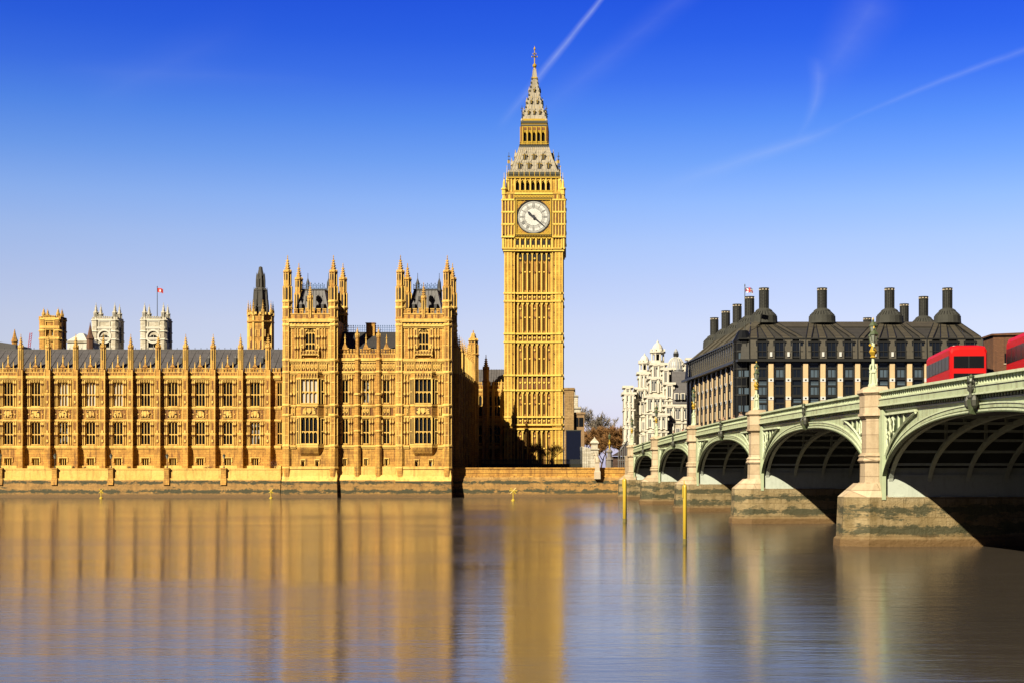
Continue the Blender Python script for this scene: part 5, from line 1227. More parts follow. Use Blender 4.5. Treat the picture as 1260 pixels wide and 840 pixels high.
def chimney(px, Z, ytop, big=True):
    x = WX(px, Z); u = OZ/FPX*1.03; zt = WZ(ytop, Z); mb = MB(); k_ = 1
    h = lambda d: zt - d*u
    mb.lathe(x, Z, [(17.0*u, h(44)), (16.6*u, h(41.5)), (16.3*u, h(35)), (14.8*u, h(34)), (10.6*u, h(29.6)), (10.4*u, h(28)), (8.6*u, h(26.6)), (6.5*u, h(25.5)), (5.7*u, h(25)), (5.7*u, h(4.5)), (6.3*u, h(4)), (6.3*u, h(3.4)), (5.3*u, h(3.2)), (5.3*u, h(1.2)), (6.3*u, h(1.0)), (6.3*u, h(0)), (4.9*u, h(0)), (4.9*u, h(1.5))], 16, 0)
    for d in (8.5, 12.5, 16.5, 20.5): mb.lathe(x, Z, [(5.72*u, h(d)), (5.85*u, h(d-.3)), (5.72*u, h(d-.6))], 16, 2)
    for i in range(16): A = 2*math.pi*i/16; mb.box(x+5.8*u*math.cos(A)-.06, x+5.8*u*math.cos(A)+.06, Z+5.8*u*math.sin(A)-.06, Z+5.8*u*math.sin(A)+.06, h(25), h(3.2), 2)
    for i in range(8): A = 2*math.pi*(i+.5)/8; c_, s_ = x+5.36*u*math.cos(A), Z+5.36*u*math.sin(A); mb.box(c_-.17, c_+.17, s_-.17, s_+.17, h(2.8), h(1.6), 1)
    for i in range(24): A = 2*math.pi*i/24; mb.tube([(x+15.2*u*math.cos(A), Z+15.2*u*math.sin(A), h(34)), (x+10.6*u*math.cos(A), Z+10.6*u*math.sin(A), h(29.5))], .07, 4, 2)
    part(ob, 'chimney', mb, [M['chimney'], M['palestone'], M['bronze']])
for c in CH: chimney(c[0], OZ+11, 354.5)
for px, Z, yt in ((922.3, 316, 365), (907, 331, 374.4), (893, 345, 382.5), (878.9, 359-4, 391), (1136.3, 316, 365), (1112.6, 331, 374), (1067.3, 355, 391)): chimney(px, Z, yt)
def uj(f, g):
    if abs(g-.5) < .13 or abs(f-.5) < .09: return 0
    if abs(abs(f-.5)-abs(g-.5)) < .13: return 1
    return 2
flag('flagpole', WX(916.5, OZ+3), OZ+3, ov(440), WZ(352, OZ+3), 1.5, 1.0, uj, 'tall flagpole with drooping red white and blue flag on the bronze office roof corner', True, [reds, M['white'], blues])

# ------------------------------------------------------------------ white stone offices with cupolas and dome
wb = thing('domed_office', (WX(805, 400), 400, 4.3), 'ornate white stone building with cupola towers and a grey dome', 'government building')
WB = [M['white_stone'], M['white_plain'], M['greyroof'], plain('grey_window_glass', (.10, .11, .13), .4, 0, .3), M['black'], plain('pale_lead_dome', (.42, .43, .44), .5, 0, .3)]
def block(mb, p0, p1, ytop, Z, dep=14, cols=2, floors=((0, 0),), m=0, corn=True):
    X0, X1 = WX(p0, Z), WX(p1, Z); zt = WZ(ytop, Z)
    mb.box(X0, X1, Z, Z+dep, 4.2, zt, m)
    if corn:
        for d, p in ((0, .55), (1.2, .25)): mb.box(X0-p, X1+p, Z-p, Z+dep+p, zt-d-.6, zt-d, 1)
    w_ = (X1-X0)/cols
    z = zt-3.8; k_ = 0
    while z > 5:
        for i in range(cols):
            c = X0+w_*(i+.5); ww = min(w_*.18, .55); hh_ = 2.6 if k_ % 2 == 0 else 2.0
            mb.box(c-ww-.3, c+ww+.3, Z-.25, Z, z-.3, z+hh_+.3, 1); mb.box(c-ww, c+ww, Z-.27, Z-.1, z, z+hh_, 3); mb.box(c-.06, c+.06, Z-.30, Z-.2, z, z+hh_, 1)
            if k_ % 2 == 0: mb.ext_y([(c-ww-.5, z+hh_+.3), (c+ww+.5, z+hh_+.3), (c, z+hh_+1.1)], Z-.5, Z, 1)
        for i in range(cols+1):
            c = X0+w_*i; mb.lathe(min(max(c, X0+.4), X1-.4), Z-.15, [(.34, z-.6), (.3, z+3.2)], 8, 1)
        mb.box(X0-.2, X1+.2, Z-.3, Z+dep, z-1.25, z-.9, 1); k_ += 1; z -= 4.6
def cupola(mb, px, Z, ybase, ytop, hw):
    x = WX(px, Z); u = Z/FPX; h = (ybase-ytop); v = lambda f: WZ(ybase-h*f, Z); r = hw*u; Y = Z+r+1
    mb.lathe(x, Y, [(r*1.15, v(0)), (r*1.15, v(.05)), (r, v(.06)), (r, v(.15))], 8, 1)
    for q in range(8):
        A = math.pi/8+q*math.pi/4; mb.lathe(x+r*.86*math.cos(A), Y+r*.86*math.sin(A), [(r*.15, v(.15)), (r*.13, v(.44))], 6, 1)
        mb.box(x+r*1.0*math.cos(A)-.22, x+r*1.0*math.cos(A)+.22, Y+r*math.sin(A)-.22, Y+r*math.sin(A)+.22, v(.52), v(.62), 1)
    mb.lathe(x, Y, [(r*.5, v(.15)), (r*.5, v(.44))], 8, 4)
    mb.lathe(x, Y, [(r*.9, v(.40)), (r, v(.44)), (r*1.15, v(.47)), (r*1.15, v(.52)), (r*.85, v(.54)), (r*.80, v(.60)), (r*.74, v(.68)), (r*.58, v(.77)), (r*.36, v(.84)), (r*.16, v(.88)), (r*.16, v(.93)), (r*.06, v(.95)), (.05, v(1))], 12, 1)
mb = MB(); block(mb, 767.5, 781, 482, 402, 12, 2); block(mb, 768.5, 777, 474, 402, 8, 1); part(wb, 'corner_pavilion', mb, WB)
mb = MB(); block(mb, 780, 796, 490, 404, 14, 2); block(mb, 783, 804, 476, 407, 14, 2); block(mb, 786, 799, 457, 409, 8, 2)
cupola(mb, 793.6, 409, 458, 433, 7.2); part(wb, 'cupola_tower', mb, WB)
mb = MB(); block(mb, 795, 822, 486, 396, 16, 3); block(mb, 799, 821, 463, 399, 12, 2); block(mb, 802, 819, 446, 401, 9, 2)
cupola(mb, 809.8, 401, 447, 417, 8.8); part(wb, 'cupola_tower', mb, WB)
mb = MB(); block(mb, 818, 850, 497, 390, 20, 3); block(mb, 819, 829, 470, 394, 10, 1); block(mb, 815, 824, 452, 398, 8, 1); block(mb, 806, 822, 508, 388, 10, 2); part(wb, 'wing', mb, WB)
mb = MB(); a, b = WX(828, 392), WX(850, 392); mb.ext_x([(392, WZ(496, 392)), (404, WZ(496, 392)), (400, WZ(456, 396)), (397, WZ(456, 396))], a, b, 2)
for p in (832.5, 840): x = WX(p, 392); mb.box(x-.6, x+.6, 391.6, 396, WZ(491, 392), WZ(483, 392), 1); mb.box(x-.35, x+.35, 391.5, 396, WZ(490.5, 392), WZ(484, 392), 3)
part(wb, 'mansard_roof', mb, WB)
mb = MB()
for p0, p1, yt in ((824, 829.5, 452), (841.5, 850, 446), (846, 853, 440)): block(mb, p0, p1, yt, 400, 3, 1, corn=True)
part(wb, 'chimney', mb, WB)
mb = MB(); x, Y, u = WX(832.3, 430), 432.0, 430/FPX; v = lambda y: WZ(y, 430)
mb.lathe(x, Y, [(11.2*u, v(490)), (11.2*u, v(456)), (11.8*u, v(455)), (11.8*u, v(453.5)), (10.6*u, v(453)), (10.2*u, v(449)), (8.8*u, v(444.5)), (6.4*u, v(441)), (3.4*u, v(439)), (2.5*u, v(438.5)), (2.5*u, v(432.5)), (3.0*u, v(432)), (1.6*u, v(430)), (.4*u, v(428))], 16, 5)
for q in range(16): A = 2*math.pi*q/16; mb.tube([(x+r_*u*math.cos(A), Y+r_*u*math.sin(A), v(y)) for r_, y in ((10.7, 453), (10.3, 449), (8.9, 444.4), (6.5, 440.9), (3.5, 438.9))], .1, 4, 1)
for q in range(8): A = 2*math.pi*q/8; mb.box(x+2.5*u*math.cos(A)-.2, x+2.5*u*math.cos(A)+.2, Y+2.5*u*math.sin(A)-.2, Y+2.5*u*math.sin(A)+.2, v(437.5), v(433.5), 4)
part(wb, 'dome', mb, WB)

# ------------------------------------------------------------------ the iron arch bridge
TH = math.atan(.08); bo = Vector((25.6, 0, 0))
def BT(p):                       # (offset across, distance along, z) -> world
    o_, t_, z = p; return (25.6 + o_ - .08*t_, t_ + .08*o_, z)
br = thing('arch_bridge', BT((13, 140, 0)), 'pale green iron arch bridge on granite piers across the river', 'bridge')
def bpart(name, mb, mats, parent=None):
    mb.tf = BT; return link(name, mb.mesh(name, mats, tuple(br.location)), parent or br)
def ztop(t): return 10.1 - .000108*(t-122)**2
PT = [240.0+.6, 209.0, 173.8, 135.6, 96.2, 58.0, 22.8, -9.0]
ZS = 3.2; GM = [M['green'], M['green_hi'], M['green_dk'], M['plate'], M['black'], M['pier'], M['pier_wet'], M['darkiron'], M['gilt']]
fo = 1.0; BW = 26.0
def topband(mb, t0, t1, o, n, layers):
    """layers: (dz0, dz1, out, mat) relative to the parapet top, following its curve"""
    for (a, b, out, m_) in layers:
        rr_ = []
        for i in range(n+1):
            t = t0+(t1-t0)*i/n; z = ztop(t); s_ = 1 if o < 5 else -1
            rr_.append([(o, t, z+a), (o-out*s_, t, z+a), (o-out*s_, t, z+b), (o, t, z+b)])
        mb.loft(rr_, m_)
NE = 2.35
def SEc(i, n):      # superellipse unit coordinates
    a_ = math.pi*i/n; c_, s_ = -math.cos(a_), math.sin(a_)
    return math.copysign(abs(c_)**(2/NE), c_), max(s_, 0)**(2/NE)
for k in range(7):
    t1, t0 = PT[k]-1.45, PT[k+1]+1.45          # t1 far, t0 near
    if k == 0: t1 = PT[0]-1.2
    tc, a = (t0+t1)/2, (t1-t0)/2; crown = ztop(tc)-1.95; rise = crown-ZS
    def zi(t, d=0.0):
        x = max(-1, min(1, (t-tc)/(a+d*.35))); return ZS + (rise+d)*max(0, 1-abs(x)**NE)**(1/NE)
    ar = link('arch_span', None, br, (0, 0, 0)); n = 48
    ts = [tc + a*SEc(i, n)[0] for i in range(n+1)]
    for side, o in (('near', fo), ('far', fo+BW)):
        s_ = 1 if side == 'near' else -1
        mb = MB()
        for i in range(n):                      # flat spandrel plate
            q0, q1 = ts[i], ts[i+1]
            mb.poly([(o, q0, zi(q0)), (o, q1, zi(q1)), (o, q1, ztop(q1)-1.1), (o, q0, ztop(q0)-1.1)], 0)
        for e in (t0, t1): mb.box(o-.02*s_, o-.28*s_, e-.4, e+.4, ZS-.2, ztop(e)-1.25, 0)
        bpart('spandrel', mb, GM, ar)
        mb = MB()
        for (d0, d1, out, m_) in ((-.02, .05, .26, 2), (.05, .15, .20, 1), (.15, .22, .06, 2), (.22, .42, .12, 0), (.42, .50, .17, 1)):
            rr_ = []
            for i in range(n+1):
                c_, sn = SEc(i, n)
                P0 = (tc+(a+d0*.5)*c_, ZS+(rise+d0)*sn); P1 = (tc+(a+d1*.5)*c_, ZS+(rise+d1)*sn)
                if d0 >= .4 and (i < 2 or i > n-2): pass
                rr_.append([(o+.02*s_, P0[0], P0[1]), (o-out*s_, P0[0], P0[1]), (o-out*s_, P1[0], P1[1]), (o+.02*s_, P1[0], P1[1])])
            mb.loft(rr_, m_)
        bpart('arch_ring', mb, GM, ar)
        # triangular pierced panels in the corners of the spandrel
        for e, sg in ((t1, -1), (t0, 1)):
            mb = MB(); zt_ = ztop(e)-1.55; tip = None
            tt = e+sg*.75; pts = []
            L_ = a*.36
            for j in range(9):
                t = tt+sg*L_*j/8; zz = zi(t, .95)+.22; pts.append((t, min(zz, zt_)))
            bottom = zi(tt, .9)+.2
            # dark recess slab and frame
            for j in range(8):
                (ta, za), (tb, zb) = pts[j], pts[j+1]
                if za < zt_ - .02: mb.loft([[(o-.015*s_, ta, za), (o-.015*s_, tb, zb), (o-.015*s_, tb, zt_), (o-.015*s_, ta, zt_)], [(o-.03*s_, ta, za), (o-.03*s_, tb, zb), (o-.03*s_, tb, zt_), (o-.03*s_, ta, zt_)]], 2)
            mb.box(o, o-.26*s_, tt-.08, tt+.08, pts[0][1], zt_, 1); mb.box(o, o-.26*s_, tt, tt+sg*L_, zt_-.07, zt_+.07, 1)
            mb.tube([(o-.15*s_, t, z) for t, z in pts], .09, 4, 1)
            hT = zt_-pts[0][1]
            for f in (.12, .26, .42, .6):        # tracery: bars and rings
                t = tt+sg*L_*f; zb_ = min(zi(t, .95)+.25, zt_); 
                if zt_-zb_ > .25: mb.box(o, o-.14*s_, t-.05, t+.05, zb_, zt_, 1)
            for f, r_, zz in ((.13, .26, .36), (.13, .2, .62), (.30, .2, .28)):
                t = tt+sg*L_*f*.8; zc_ = zt_-hT*zz
                if zc_-r_ > zi(t, .95)+.1: mb.tube([(o-.15*s_, t+r_*1.3*hT*.5*math.cos(R(q)), zc_+r_*1.8*hT*.5*math.sin(R(q))) for q in range(0, 361, 45)], .07, 4, 1)
            bpart('pierced_panel', mb, GM, ar)
    # soffit ribs, deck underside and cross bracing
    nr = 11
    for j in range(nr):
        o = fo+.35+(BW-.7)*j/(nr-1); mb = MB(); rr_ = []
        for i in range(33):
            c_, sn = SEc(i, 32); P0 = (tc+a*c_, ZS+rise*sn)
            P1 = (tc+(a+.02)*c_, ZS+(rise+.34)*sn+.01)
            rr_.append([(o-.14, *P0), (o+.14, *P0), (o+.14, *P1), (o-.14, *P1)])
        mb.loft(rr_, 3)
        for c_ in (-.8, -.6, -.4, .4, .6, .8): t = tc+a*c_; mb.box(o-.08, o+.08, t-.1, t+.1, zi(t)+.4, ztop(t)-1.9, 3)
        bpart('arch_rib', mb, GM, ar)
    mb = MB()
    for c_ in (-.985, -.95, -.88, -.78, -.66, -.52, -.36, -.18, 0, .18, .36, .52, .66, .78, .88, .95, .985):
        t = tc+a*c_; z = zi(t)+.12; mb.box(fo+.3, fo+BW-.3, t-.05, t+.05, z, z+.16, 3)
    bpart('cross_bracing', mb, GM, ar)
    # pale end plates on which the ribs spring
    for e, sg in ((t0, 1), (t1, -1)):
        mb = MB(); mb.box(fo+.15, fo+BW-.15, e-.2, e+sg*.12, ZS-.02, 5.05, 3)
        for q in range(9): o = fo+.5+q*3.1; mb.box(o, o+.7, e, e+sg*.3, ZS-.1, ZS+.06, 3)
        bpart('end_plate', mb, GM, ar)
    # crest at the crown
    mb = MB(); t = tc; z = ztop(t)
    mb.loft([[(fo-.22, t-.12, z-2.05), (fo-.22, t+.12, z-2.05), (fo-.22, t+.42, z-1.3), (fo-.22, t-.42, z-1.3)], [(fo-.50, t-.08, z-2.0), (fo-.50, t+.08, z-2.0), (fo-.56, t+.30, z-1.25), (fo-.56, t-.30, z-1.25)]], 2)
    mb.lathe(fo-.42, t, [(.12, z-1.3), (.20, z-1.15), (.10, z-.95), (.14, z-.6), (.08, z-.4)], 8, 7)
    for s_ in (-1, 1):
        mb.tube([(fo-.4, t+s_*.08, z-.9), (fo-.45, t+s_*.42, z-.72), (fo-.42, t+s_*.5, z-.42), (fo-.45, t+s_*.34, z-.28)], .055, 5, 7)
        mb.tube([(fo-.4, t+s_*.05, z-.5), (fo-.45, t+s_*.30, z-.25), (fo-.45, t+s_*.48, z-.05)], .05, 5, 7)
        mb.lathe(fo-.42, t+s_*.52, [(.05, z-1.75), (.17, z-1.6), (.20, z-1.3), (.12, z-1.1), (.04, z-1.0)], 6, 7)
    mb.lathe(fo-.42, t, [(.04, z-.42), (.13, z-.3), (.09, z-.15), (.13, z-.05), (.03, z+.06)], 6, 2)
    bpart('crest', mb, GM, ar)
# deck, cornice and parapets
mb = MB(); rr_ = []
for i in range(60):
    t = -14+(256+14)*i/59; z = ztop(t) if t < 241 else ztop(241)-(t-241)*.03; rr_.append([(fo+.3, t, z-1.95), (fo+BW-.3, t, z-1.95), (fo+BW-.3, t, z-1.12), (fo+.3, t, z-1.12)])
mb.loft(rr_, 4); bpart('deck', mb, [M['green_dk']]*4+[M['asphalt']])
mb = MB()
for o0, o1 in ((fo+.4, fo+4.4), (fo+BW-4.4, fo+BW-.4)):
    rr_ = []
    for i in range(60): t = -14+(256+14)*i/59; z = (ztop(t) if t < 241 else ztop(241)-(t-241)*.03)-1.12; rr_.append([(o0, t, z), (o1, t, z), (o1, t, z+.14), (o0, t, z+.14)])
    mb.loft(rr_, 0)
bpart('pavement', mb, [M['paving']])
mb = MB(); rr_ = []
for i in range(60): t = -14+(256+14)*i/59; z = (ztop(t) if t < 241 else ztop(241)-(t-241)*.03)-1.12; rr_.append([(fo+13.9, t, z), (fo+14.1, t, z), (fo+14.1, t, z+.008), (fo+13.9, t, z+.008)])
mb.loft(rr_, 0); bpart('road_marking', mb, [M['white']])
for k in range(7):
    t1, t0 = PT[k]-1.3, PT[k+1]+1.3
    for o in (fo, fo+BW):
        mb = MB(); s_ = 1 if o < 5 else -1
        topband(mb, t0, t1, o, 14, ((-1.34, -1.24, .10, 1), (-1.24, -1.02, .03, 7), (-1.02, -.94, .42, 1), (-.94, -.58, .30, 0), (-.58, -.50, .36, 1), (-.50, -.14, .06, 0), (-.14, 0, .34, 1)))  # dark strip below the cornice is its shadow painted on
        n = int((t1-t0)/.42); 
        if k < 6 and s_ == 1:
            for i in range(n):
                t = t0+(t1-t0)*(i+.5)/n; z = ztop(t); mb.box(o-.03, o-.12, t-.05, t+.05, z-1.20, z-1.05, 0)     # dentils
                mb.box(o-.055, o-.075, t-.15, t+.15, z-.47, z-.17, 4); mb.loft([[(o-.07, t-.03, z-.48), (o-.14, t-.03, z-.48), (o-.14, t+.03, z-.48), (o-.07, t+.03, z-.48)], [(o-.07, t-.03, z-.16), (o-.14, t-.03, z-.16), (o-.14, t+.03, z-.16), (o-.07, t+.03, z-.16)]], 1)
                mb.box(o-.06, o-.12, t-.12, t+.12, z-.34, z-.30, 1)
                mb.box(o-.06, o-.18, t+.21-.05, t+.21+.05, z-.5, z-.14, 1)
        bpart('parapet', mb, GM)
# piers
for k, t in enumerate(PT):
    pr_ = link('bridge_pier', None, br, (0, 0, 0)); zt_ = ztop(min(t, 240)); ab = k in (0, 7)
    mb = MB(); hw = 1.75
    def nose(h, o_, z): return [(fo-o_, t-h*.45, z), (fo-o_, t+h*.45, z), (fo-o_*.42, t+h, z), (fo+BW+o_*.42, t+h, z), (fo+BW+o_, t+h*.45, z), (fo+BW+o_, t-h*.45, z), (fo+BW+o_*.42, t-h, z), (fo-o_*.42, t-h, z)]
    mb.loft([nose(1.98, 2.85, -1), nose(1.95, 2.75, .45), nose(1.84, 2.6, .6), nose(1.8, 2.5, 3.05)], 6)
    mb.loft([nose(1.8, 2.5, 3.05), nose(1.78, 2.48, 3.17)], 6)
    for oo, s_ in ((fo, 1), (fo+BW, -1)):
        def nz(h, o_, z): return [(oo+s_*.1, t-h, z), (oo-s_*o_*.42, t-h, z), (oo-s_*o_, t-h*.45, z), (oo-s_*o_, t+h*.45, z), (oo-s_*o_*.42, t+h, z), (oo+s_*.1, t+h, z)]
        mb.loft([nz(1.78, 2.5, 3.17), nz(1.36, 1.5, 4.05)], 5)
    bpart('cutwater', mb, GM, pr_)
    mb = MB(); mb.box(fo+.3, fo+BW-.3, t-1.35, t+1.35, 3.2, zt_-2.0, 7); bpart('pier_wall', mb, GM, pr_)  # dark colour stands in for the shade under the deck
    for o, s_ in ((fo, 1), (fo+BW, -1)):
        mb = MB()
        def col_ring(r_, z): return [(o+s_*.3, t-r_, z), (o-s_*r_*.30, t-r_, z), (o-s_*(r_*.86), t-r_*.5, z), (o-s_*(r_*.86), t+r_*.5, z), (o-s_*r_*.30, t+r_, z), (o+s_*.3, t+r_, z)]
        for a_, b_, z0_, z1_ in ((1.45, 1.32, 3.6, 4.1), (1.24, 1.22, 4.1, zt_-4.62), (1.3, 1.4, zt_-4.62, zt_-4.5), (1.4, 1.28, zt_-4.5, zt_-4.3), (1.28, 1.36, zt_-4.3, zt_-4.2), (1.36, 1.14, zt_-4.2, zt_-4.0), (1.12, 1.10, zt_-4.0, zt_-1.8), (1.12, 1.34, zt_-1.8, zt_-1.6), (1.38, 1.38, zt_-1.6, zt_-1.45), (1.26, 1.26, zt_-1.45, zt_-.25), (1.3, 1.45, zt_-.25, zt_-.1), (1.45, 1.4, zt_-.1, zt_+.1), (1.3, 1.0, zt_+.1, zt_+.3)):
            mb.loft([col_ring(a_, z0_), col_ring(b_, z1_)], 5)
        bpart('pier_column', mb, GM, pr_)
# abutment block
mb = MB(); mb.box(fo+.2, fo+BW-.2, PT[0]-1.1, 257, -1, ztop(240)-1.4, 5); bpart('abutment', mb, GM)
# bridge lamps: three lanterns on a green and gold standard
LMm = [M['green_hi'], M['gilt'], M['green_dk'], M['lampglass']]
def lamp_parts():
    st = MB(); st.lathe(0, 0, [(.34, 0), (.34, .18), (.24, .25), (.19, .9), (.26, .95), (.26, 1.05), (.13, 1.2), (.09, 1.9)], 8, 0)
    for q in range(4): A = q*math.pi/2+math.pi/4; st.tube([(.30*math.cos(A), .30*math.sin(A), .1), (.22*math.cos(A), .22*math.sin(A), 1.1), (.28*math.cos(A), .28*math.sin(A), 1.25), (.20*math.cos(A), .20*math.sin(A), 1.5)], .05, 5, 0)
    st.lathe(0, 0, [(.12, 1.9), (.22, 1.95), (.13, 2.05), (.28, 2.30), (.16, 2.55), (.10, 2.7)], 8, 1)
    st.lathe(0, 0, [(.09, 2.7), (.07, 3.35), (.16, 3.4), (.16, 3.46)], 8, 0)
    for s_ in (-1, 1):
        st.tube([(0, 0, 2.55), (0, s_*.3, 2.45), (0, s_*.55, 2.62), (0, s_*.55, 2.85)], .045, 5, 0); st.tube([(0, 0, 2.9), (0, s_*.22, 3.02), (0, s_*.5, 2.85)], .03, 5, 1)
        st.diamond(s_*.2, 2.75, .1, -.03, .03, 1)
    la = MB(); la.lathe(0, 0, [(.10, 0), (.13, .06), (.24, .52)], 6, 3)
    for q in range(6): A = math.pi/6+q*math.pi/3; la.tube([(.14*math.cos(A), .14*math.sin(A), .05), (.25*math.cos(A), .25*math.sin(A), .53)], .022, 4, 2)
    la.lathe(0, 0, [(.29, .50), (.29, .56), (.14, .74), (.06, .80), (.09, .86), (.03, 1.02)], 6, 2); la.lathe(0, 0, [(.03, .86), (.07, .94), (.02, 1.08)], 6, 1)
    return st.mesh('lamp_post', LMm), la.mesh('lantern', LMm)
lp, ll = lamp_parts()
def bridge_lamp(t, label, o=fo-.35):
    p = BT((o, t, ztop(min(t, 240))+.28)); T = thing('street_lamp', p, label, 'street lamp', 'lamps on the bridge piers', -TH)
    link('lamp_post', lp, T); 
    for dy, dz in ((0, 3.46), (-.55, 2.85), (.55, 2.85)): link('lantern', ll, T, (0, dy, dz))
LBL = {240.6: 'green and gold bridge lamp on the abutment pier farthest from the camera', 209.0: 'green and gold bridge lamp on the second pier from the far bank', 173.8: 'green and gold bridge lamp on the third pier from the far bank',
       135.6: 'green and gold three-lantern lamp in front of the left end of the bronze office building', 96.2: 'nearest and largest green and gold three-lantern bridge lamp'}
for t, lb in LBL.items(): bridge_lamp(t, lb)

# ------------------------------------------------------------------ buses
def bus_tree(label, t, o, L=11.0):
    z = ztop(t)-1.12; T = thing('double_decker_bus', BT((o, t, z)), label, 'bus', 'red double-decker buses', -TH)
    # local frame: x across (towards +x is the far side), y along the bridge (+ away from the camera)
    W, H_ = 2.5, 4.35; mb = MB()
    def prof(y, k, top): # rounded cross-section
        w_ = W/2*k; return [(-w_, y, .42), (w_, y, .42), (w_, y, 1.2), (w_, y, top*.93), (w_*.9, y, top*.985), (w_*.55, y, top), (-w_*.55, y, top), (-w_*.9, y, top*.985), (-w_, y, top*.93), (-w_, y, 1.2)]
    mb.loft([prof(-L/2, .90, H_*.93), prof(-L/2+.12, .97, H_*.975), prof(-L/2+.5, 1, H_), prof(L/2-.5, 1, H_), prof(L/2-.12, .97, H_*.975), prof(L/2, .90, H_*.93)], 0)
    body = link('body', mb.mesh('body', [M['red']]), T)
    mb = MB(); mb.box(-.8, .8, -L/2+1.5, L/2-1.5, H_-.01, H_+.07, 0); mb.box(-.45, .45, -1.2, .8, H_+.07, H_+.2, 0); link('roof_panel', mb.mesh('roof_panel', [M['white']]), T)
    for (y0, y1, z0, z1) in ((-L/2+.45, L/2-.45, 2.75, 3.65), (-L/2+1.3, L/2-.6, 1.25, 2.15)):
        for s_ in (-1, 1):
            mb = MB(); mb.box(s_*(W/2-.05), s_*(W/2+.018), y0, y1, z0, z1, 0)
            n = 7
            for i in range(1, n): y = y0+(y1-y0)*i/n; mb.box(s_*(W/2-.05), s_*(W/2+.026), y-.035, y+.035, z0, z1, 1)
            link('side_window', mb.mesh('side_window', [M['glass_plain'], M['tyre']]), T)
    for s_, zz in ((-1, ((1.3, 2.45), (2.8, 3.6))), (1, ((1.5, 2.3), (2.8, 3.6)))):
        for z0, z1 in zz:
            mb = MB(); mb.box(-1.0, 1.0, s_*(L/2-.1), s_*(L/2+.015), z0, z1, 0); mb.box(-.02, .02, s_*(L/2-.1), s_*(L/2+.022), z0, z1, 1); link('end_window', mb.mesh('end_window', [M['glass_plain'], M['tyre']]), T)
        for x in (-.95, .95): mb = MB(); mb.lathe(0, 0, [(.13, -.03), (.13, .03)], 10, 0); link('headlight', mb.mesh('headlight', [M['lampglass']]), T, (x, s_*(L/2+.01), .85)).rotation_euler = (R(90), 0, 0)
    mb = MB(); mb.box(-W/2+.02, W/2-.02, -L/2+.1, L/2-.1, .28, .5, 0); link('skirt', mb.mesh('skirt', [M['tyre']]), T)
    for y in (-L/2+2.4, L/2-3.0):
        for s_ in (-1, 1):
            mb = MB(); mb.lathe(0, 0, [(.30, -.14), (.48, -.12), (.5, 0), (.48, .12), (.30, .14)], 20, 0); w_ = link('wheel', mb.mesh('wheel', [M['tyre']]), T, (s_*(W/2-.1), y, .5)); w_.rotation_euler = (0, R(90), 0)
            mb = MB(); mb.lathe(0, 0, [(.27, -.155), (.27, .155)], 12, 0); link('rim', mb.mesh('rim', [M['greypanel']]), w_)
    return T
bus_tree('red double-decker bus seen whole on the bridge, left of the other bus', 103.6, 8.6)
bus_tree('red double-decker bus cut by the right edge of the photo, nearest on the bridge', 87.2, 8.6)

# ------------------------------------------------------------------ brown brick building beyond the bridge
Z = 300.0; a, b = WX(1222, Z), WX(1400, Z); T = thing('brick_building', ((a+b)/2, Z, 4.3), 'tall brown brick building behind the buses at the right edge', 'building')
mb = MB(); mb.box(a, b, Z, Z+20, 4.2, WZ(413, Z)); part(T, 'wall', mb, [M['brick']])
mb = MB(); mb.loft([[(a-.4, Z-.4, WZ(413, Z)), (b, Z-.4, WZ(411, Z)), (b, Z+20, WZ(411, Z)), (a-.4, Z+20, WZ(413, Z))], [(a-.4, Z-.4, WZ(411, Z)), (b, Z-.4, WZ(403, Z)), (b, Z+20, WZ(403, Z)), (a-.4, Z+20, WZ(411, Z))]]); part(T, 'roof', mb, [M['brick']])
for i in range(5):
    for j in range(5):
        mb = MB(); x = a+3+i*5.4; z = 8+j*4.6; mb.box(x-.7, x+.7, Z-.06, Z+.1, z, z+2.0, 0); mb.box(x-.85, x+.85, Z-.15, Z, z-.2, z, 1); mb.box(x-.04, x+.04, Z-.09, Z, z, z+2, 1); part(T, 'window', mb, [M['glass_plain'], M['palestone']])

# ------------------------------------------------------------------ between the clock tower and the bridge
def simple(name, label, cat, loc, parts_, group=None):
    T = thing(name, loc, label, cat, group)
    for nm, mb, mats in parts_: part(T, nm, mb, mats)
    return T
Z = 345.0; v = lambda y: WZ(y, Z); mb = MB(); a, b = WX(694, Z), WX(706, Z); mb.box(a, b, Z, Z+9, 4.2, v(479)); mb.box(a-.2, b+.2, Z-.2, Z+9.2, v(479), v(476.5)); mb2 = MB(); mb2.box(b, WX(719, Z), Z+1, Z+9, 4.2, v(509)); mb2.box(b, WX(719, Z)+.2, Z+.8, Z+9, v(509), v(506.5))
for p in (709, 715): mb2.box(WX(p, Z)-.5, WX(p, Z)+.5, Z+.9, Z+1.1, v(524), v(513), 1)
simple('stone_house', 'narrow brown stone house with a stepped side wing right of the clock tower', 'house', (WX(705, Z), Z, 4.3), [('wall', mb, [stone('weathered_brown_stone', (.46, .30, .12), (.36, .22, .08), (.14, .08, .03), course=.4)]), ('side_wing', mb2, [stone('brown_stone', (.36, .22, .10)), M['glass_plain']])])
Z = 372.0; v = lambda y: WZ(y, Z); mb = MB(); mb.box(WX(703, Z), WX(714.5, Z), Z, Z+8, 4.2, v(501)); mb.box(WX(703, Z), WX(711, Z), Z+.5, Z+8, v(501), v(486)); mb.box(WX(703, Z), WX(707.5, Z), Z+1, Z+8, v(486), v(477)); mb.box(WX(703, Z)-.1, WX(715, Z), Z-.3, Z+8, v(502), v(500.3)); mb.box(WX(703, Z), WX(711.5, Z), Z+.2, Z+8, v(487), v(485.6))
simple('white_house', 'stepped white stone gable showing behind the brown stone house', 'house', (WX(709, Z), Z, 4.3), [('wall', mb, [M['white_stone']])])
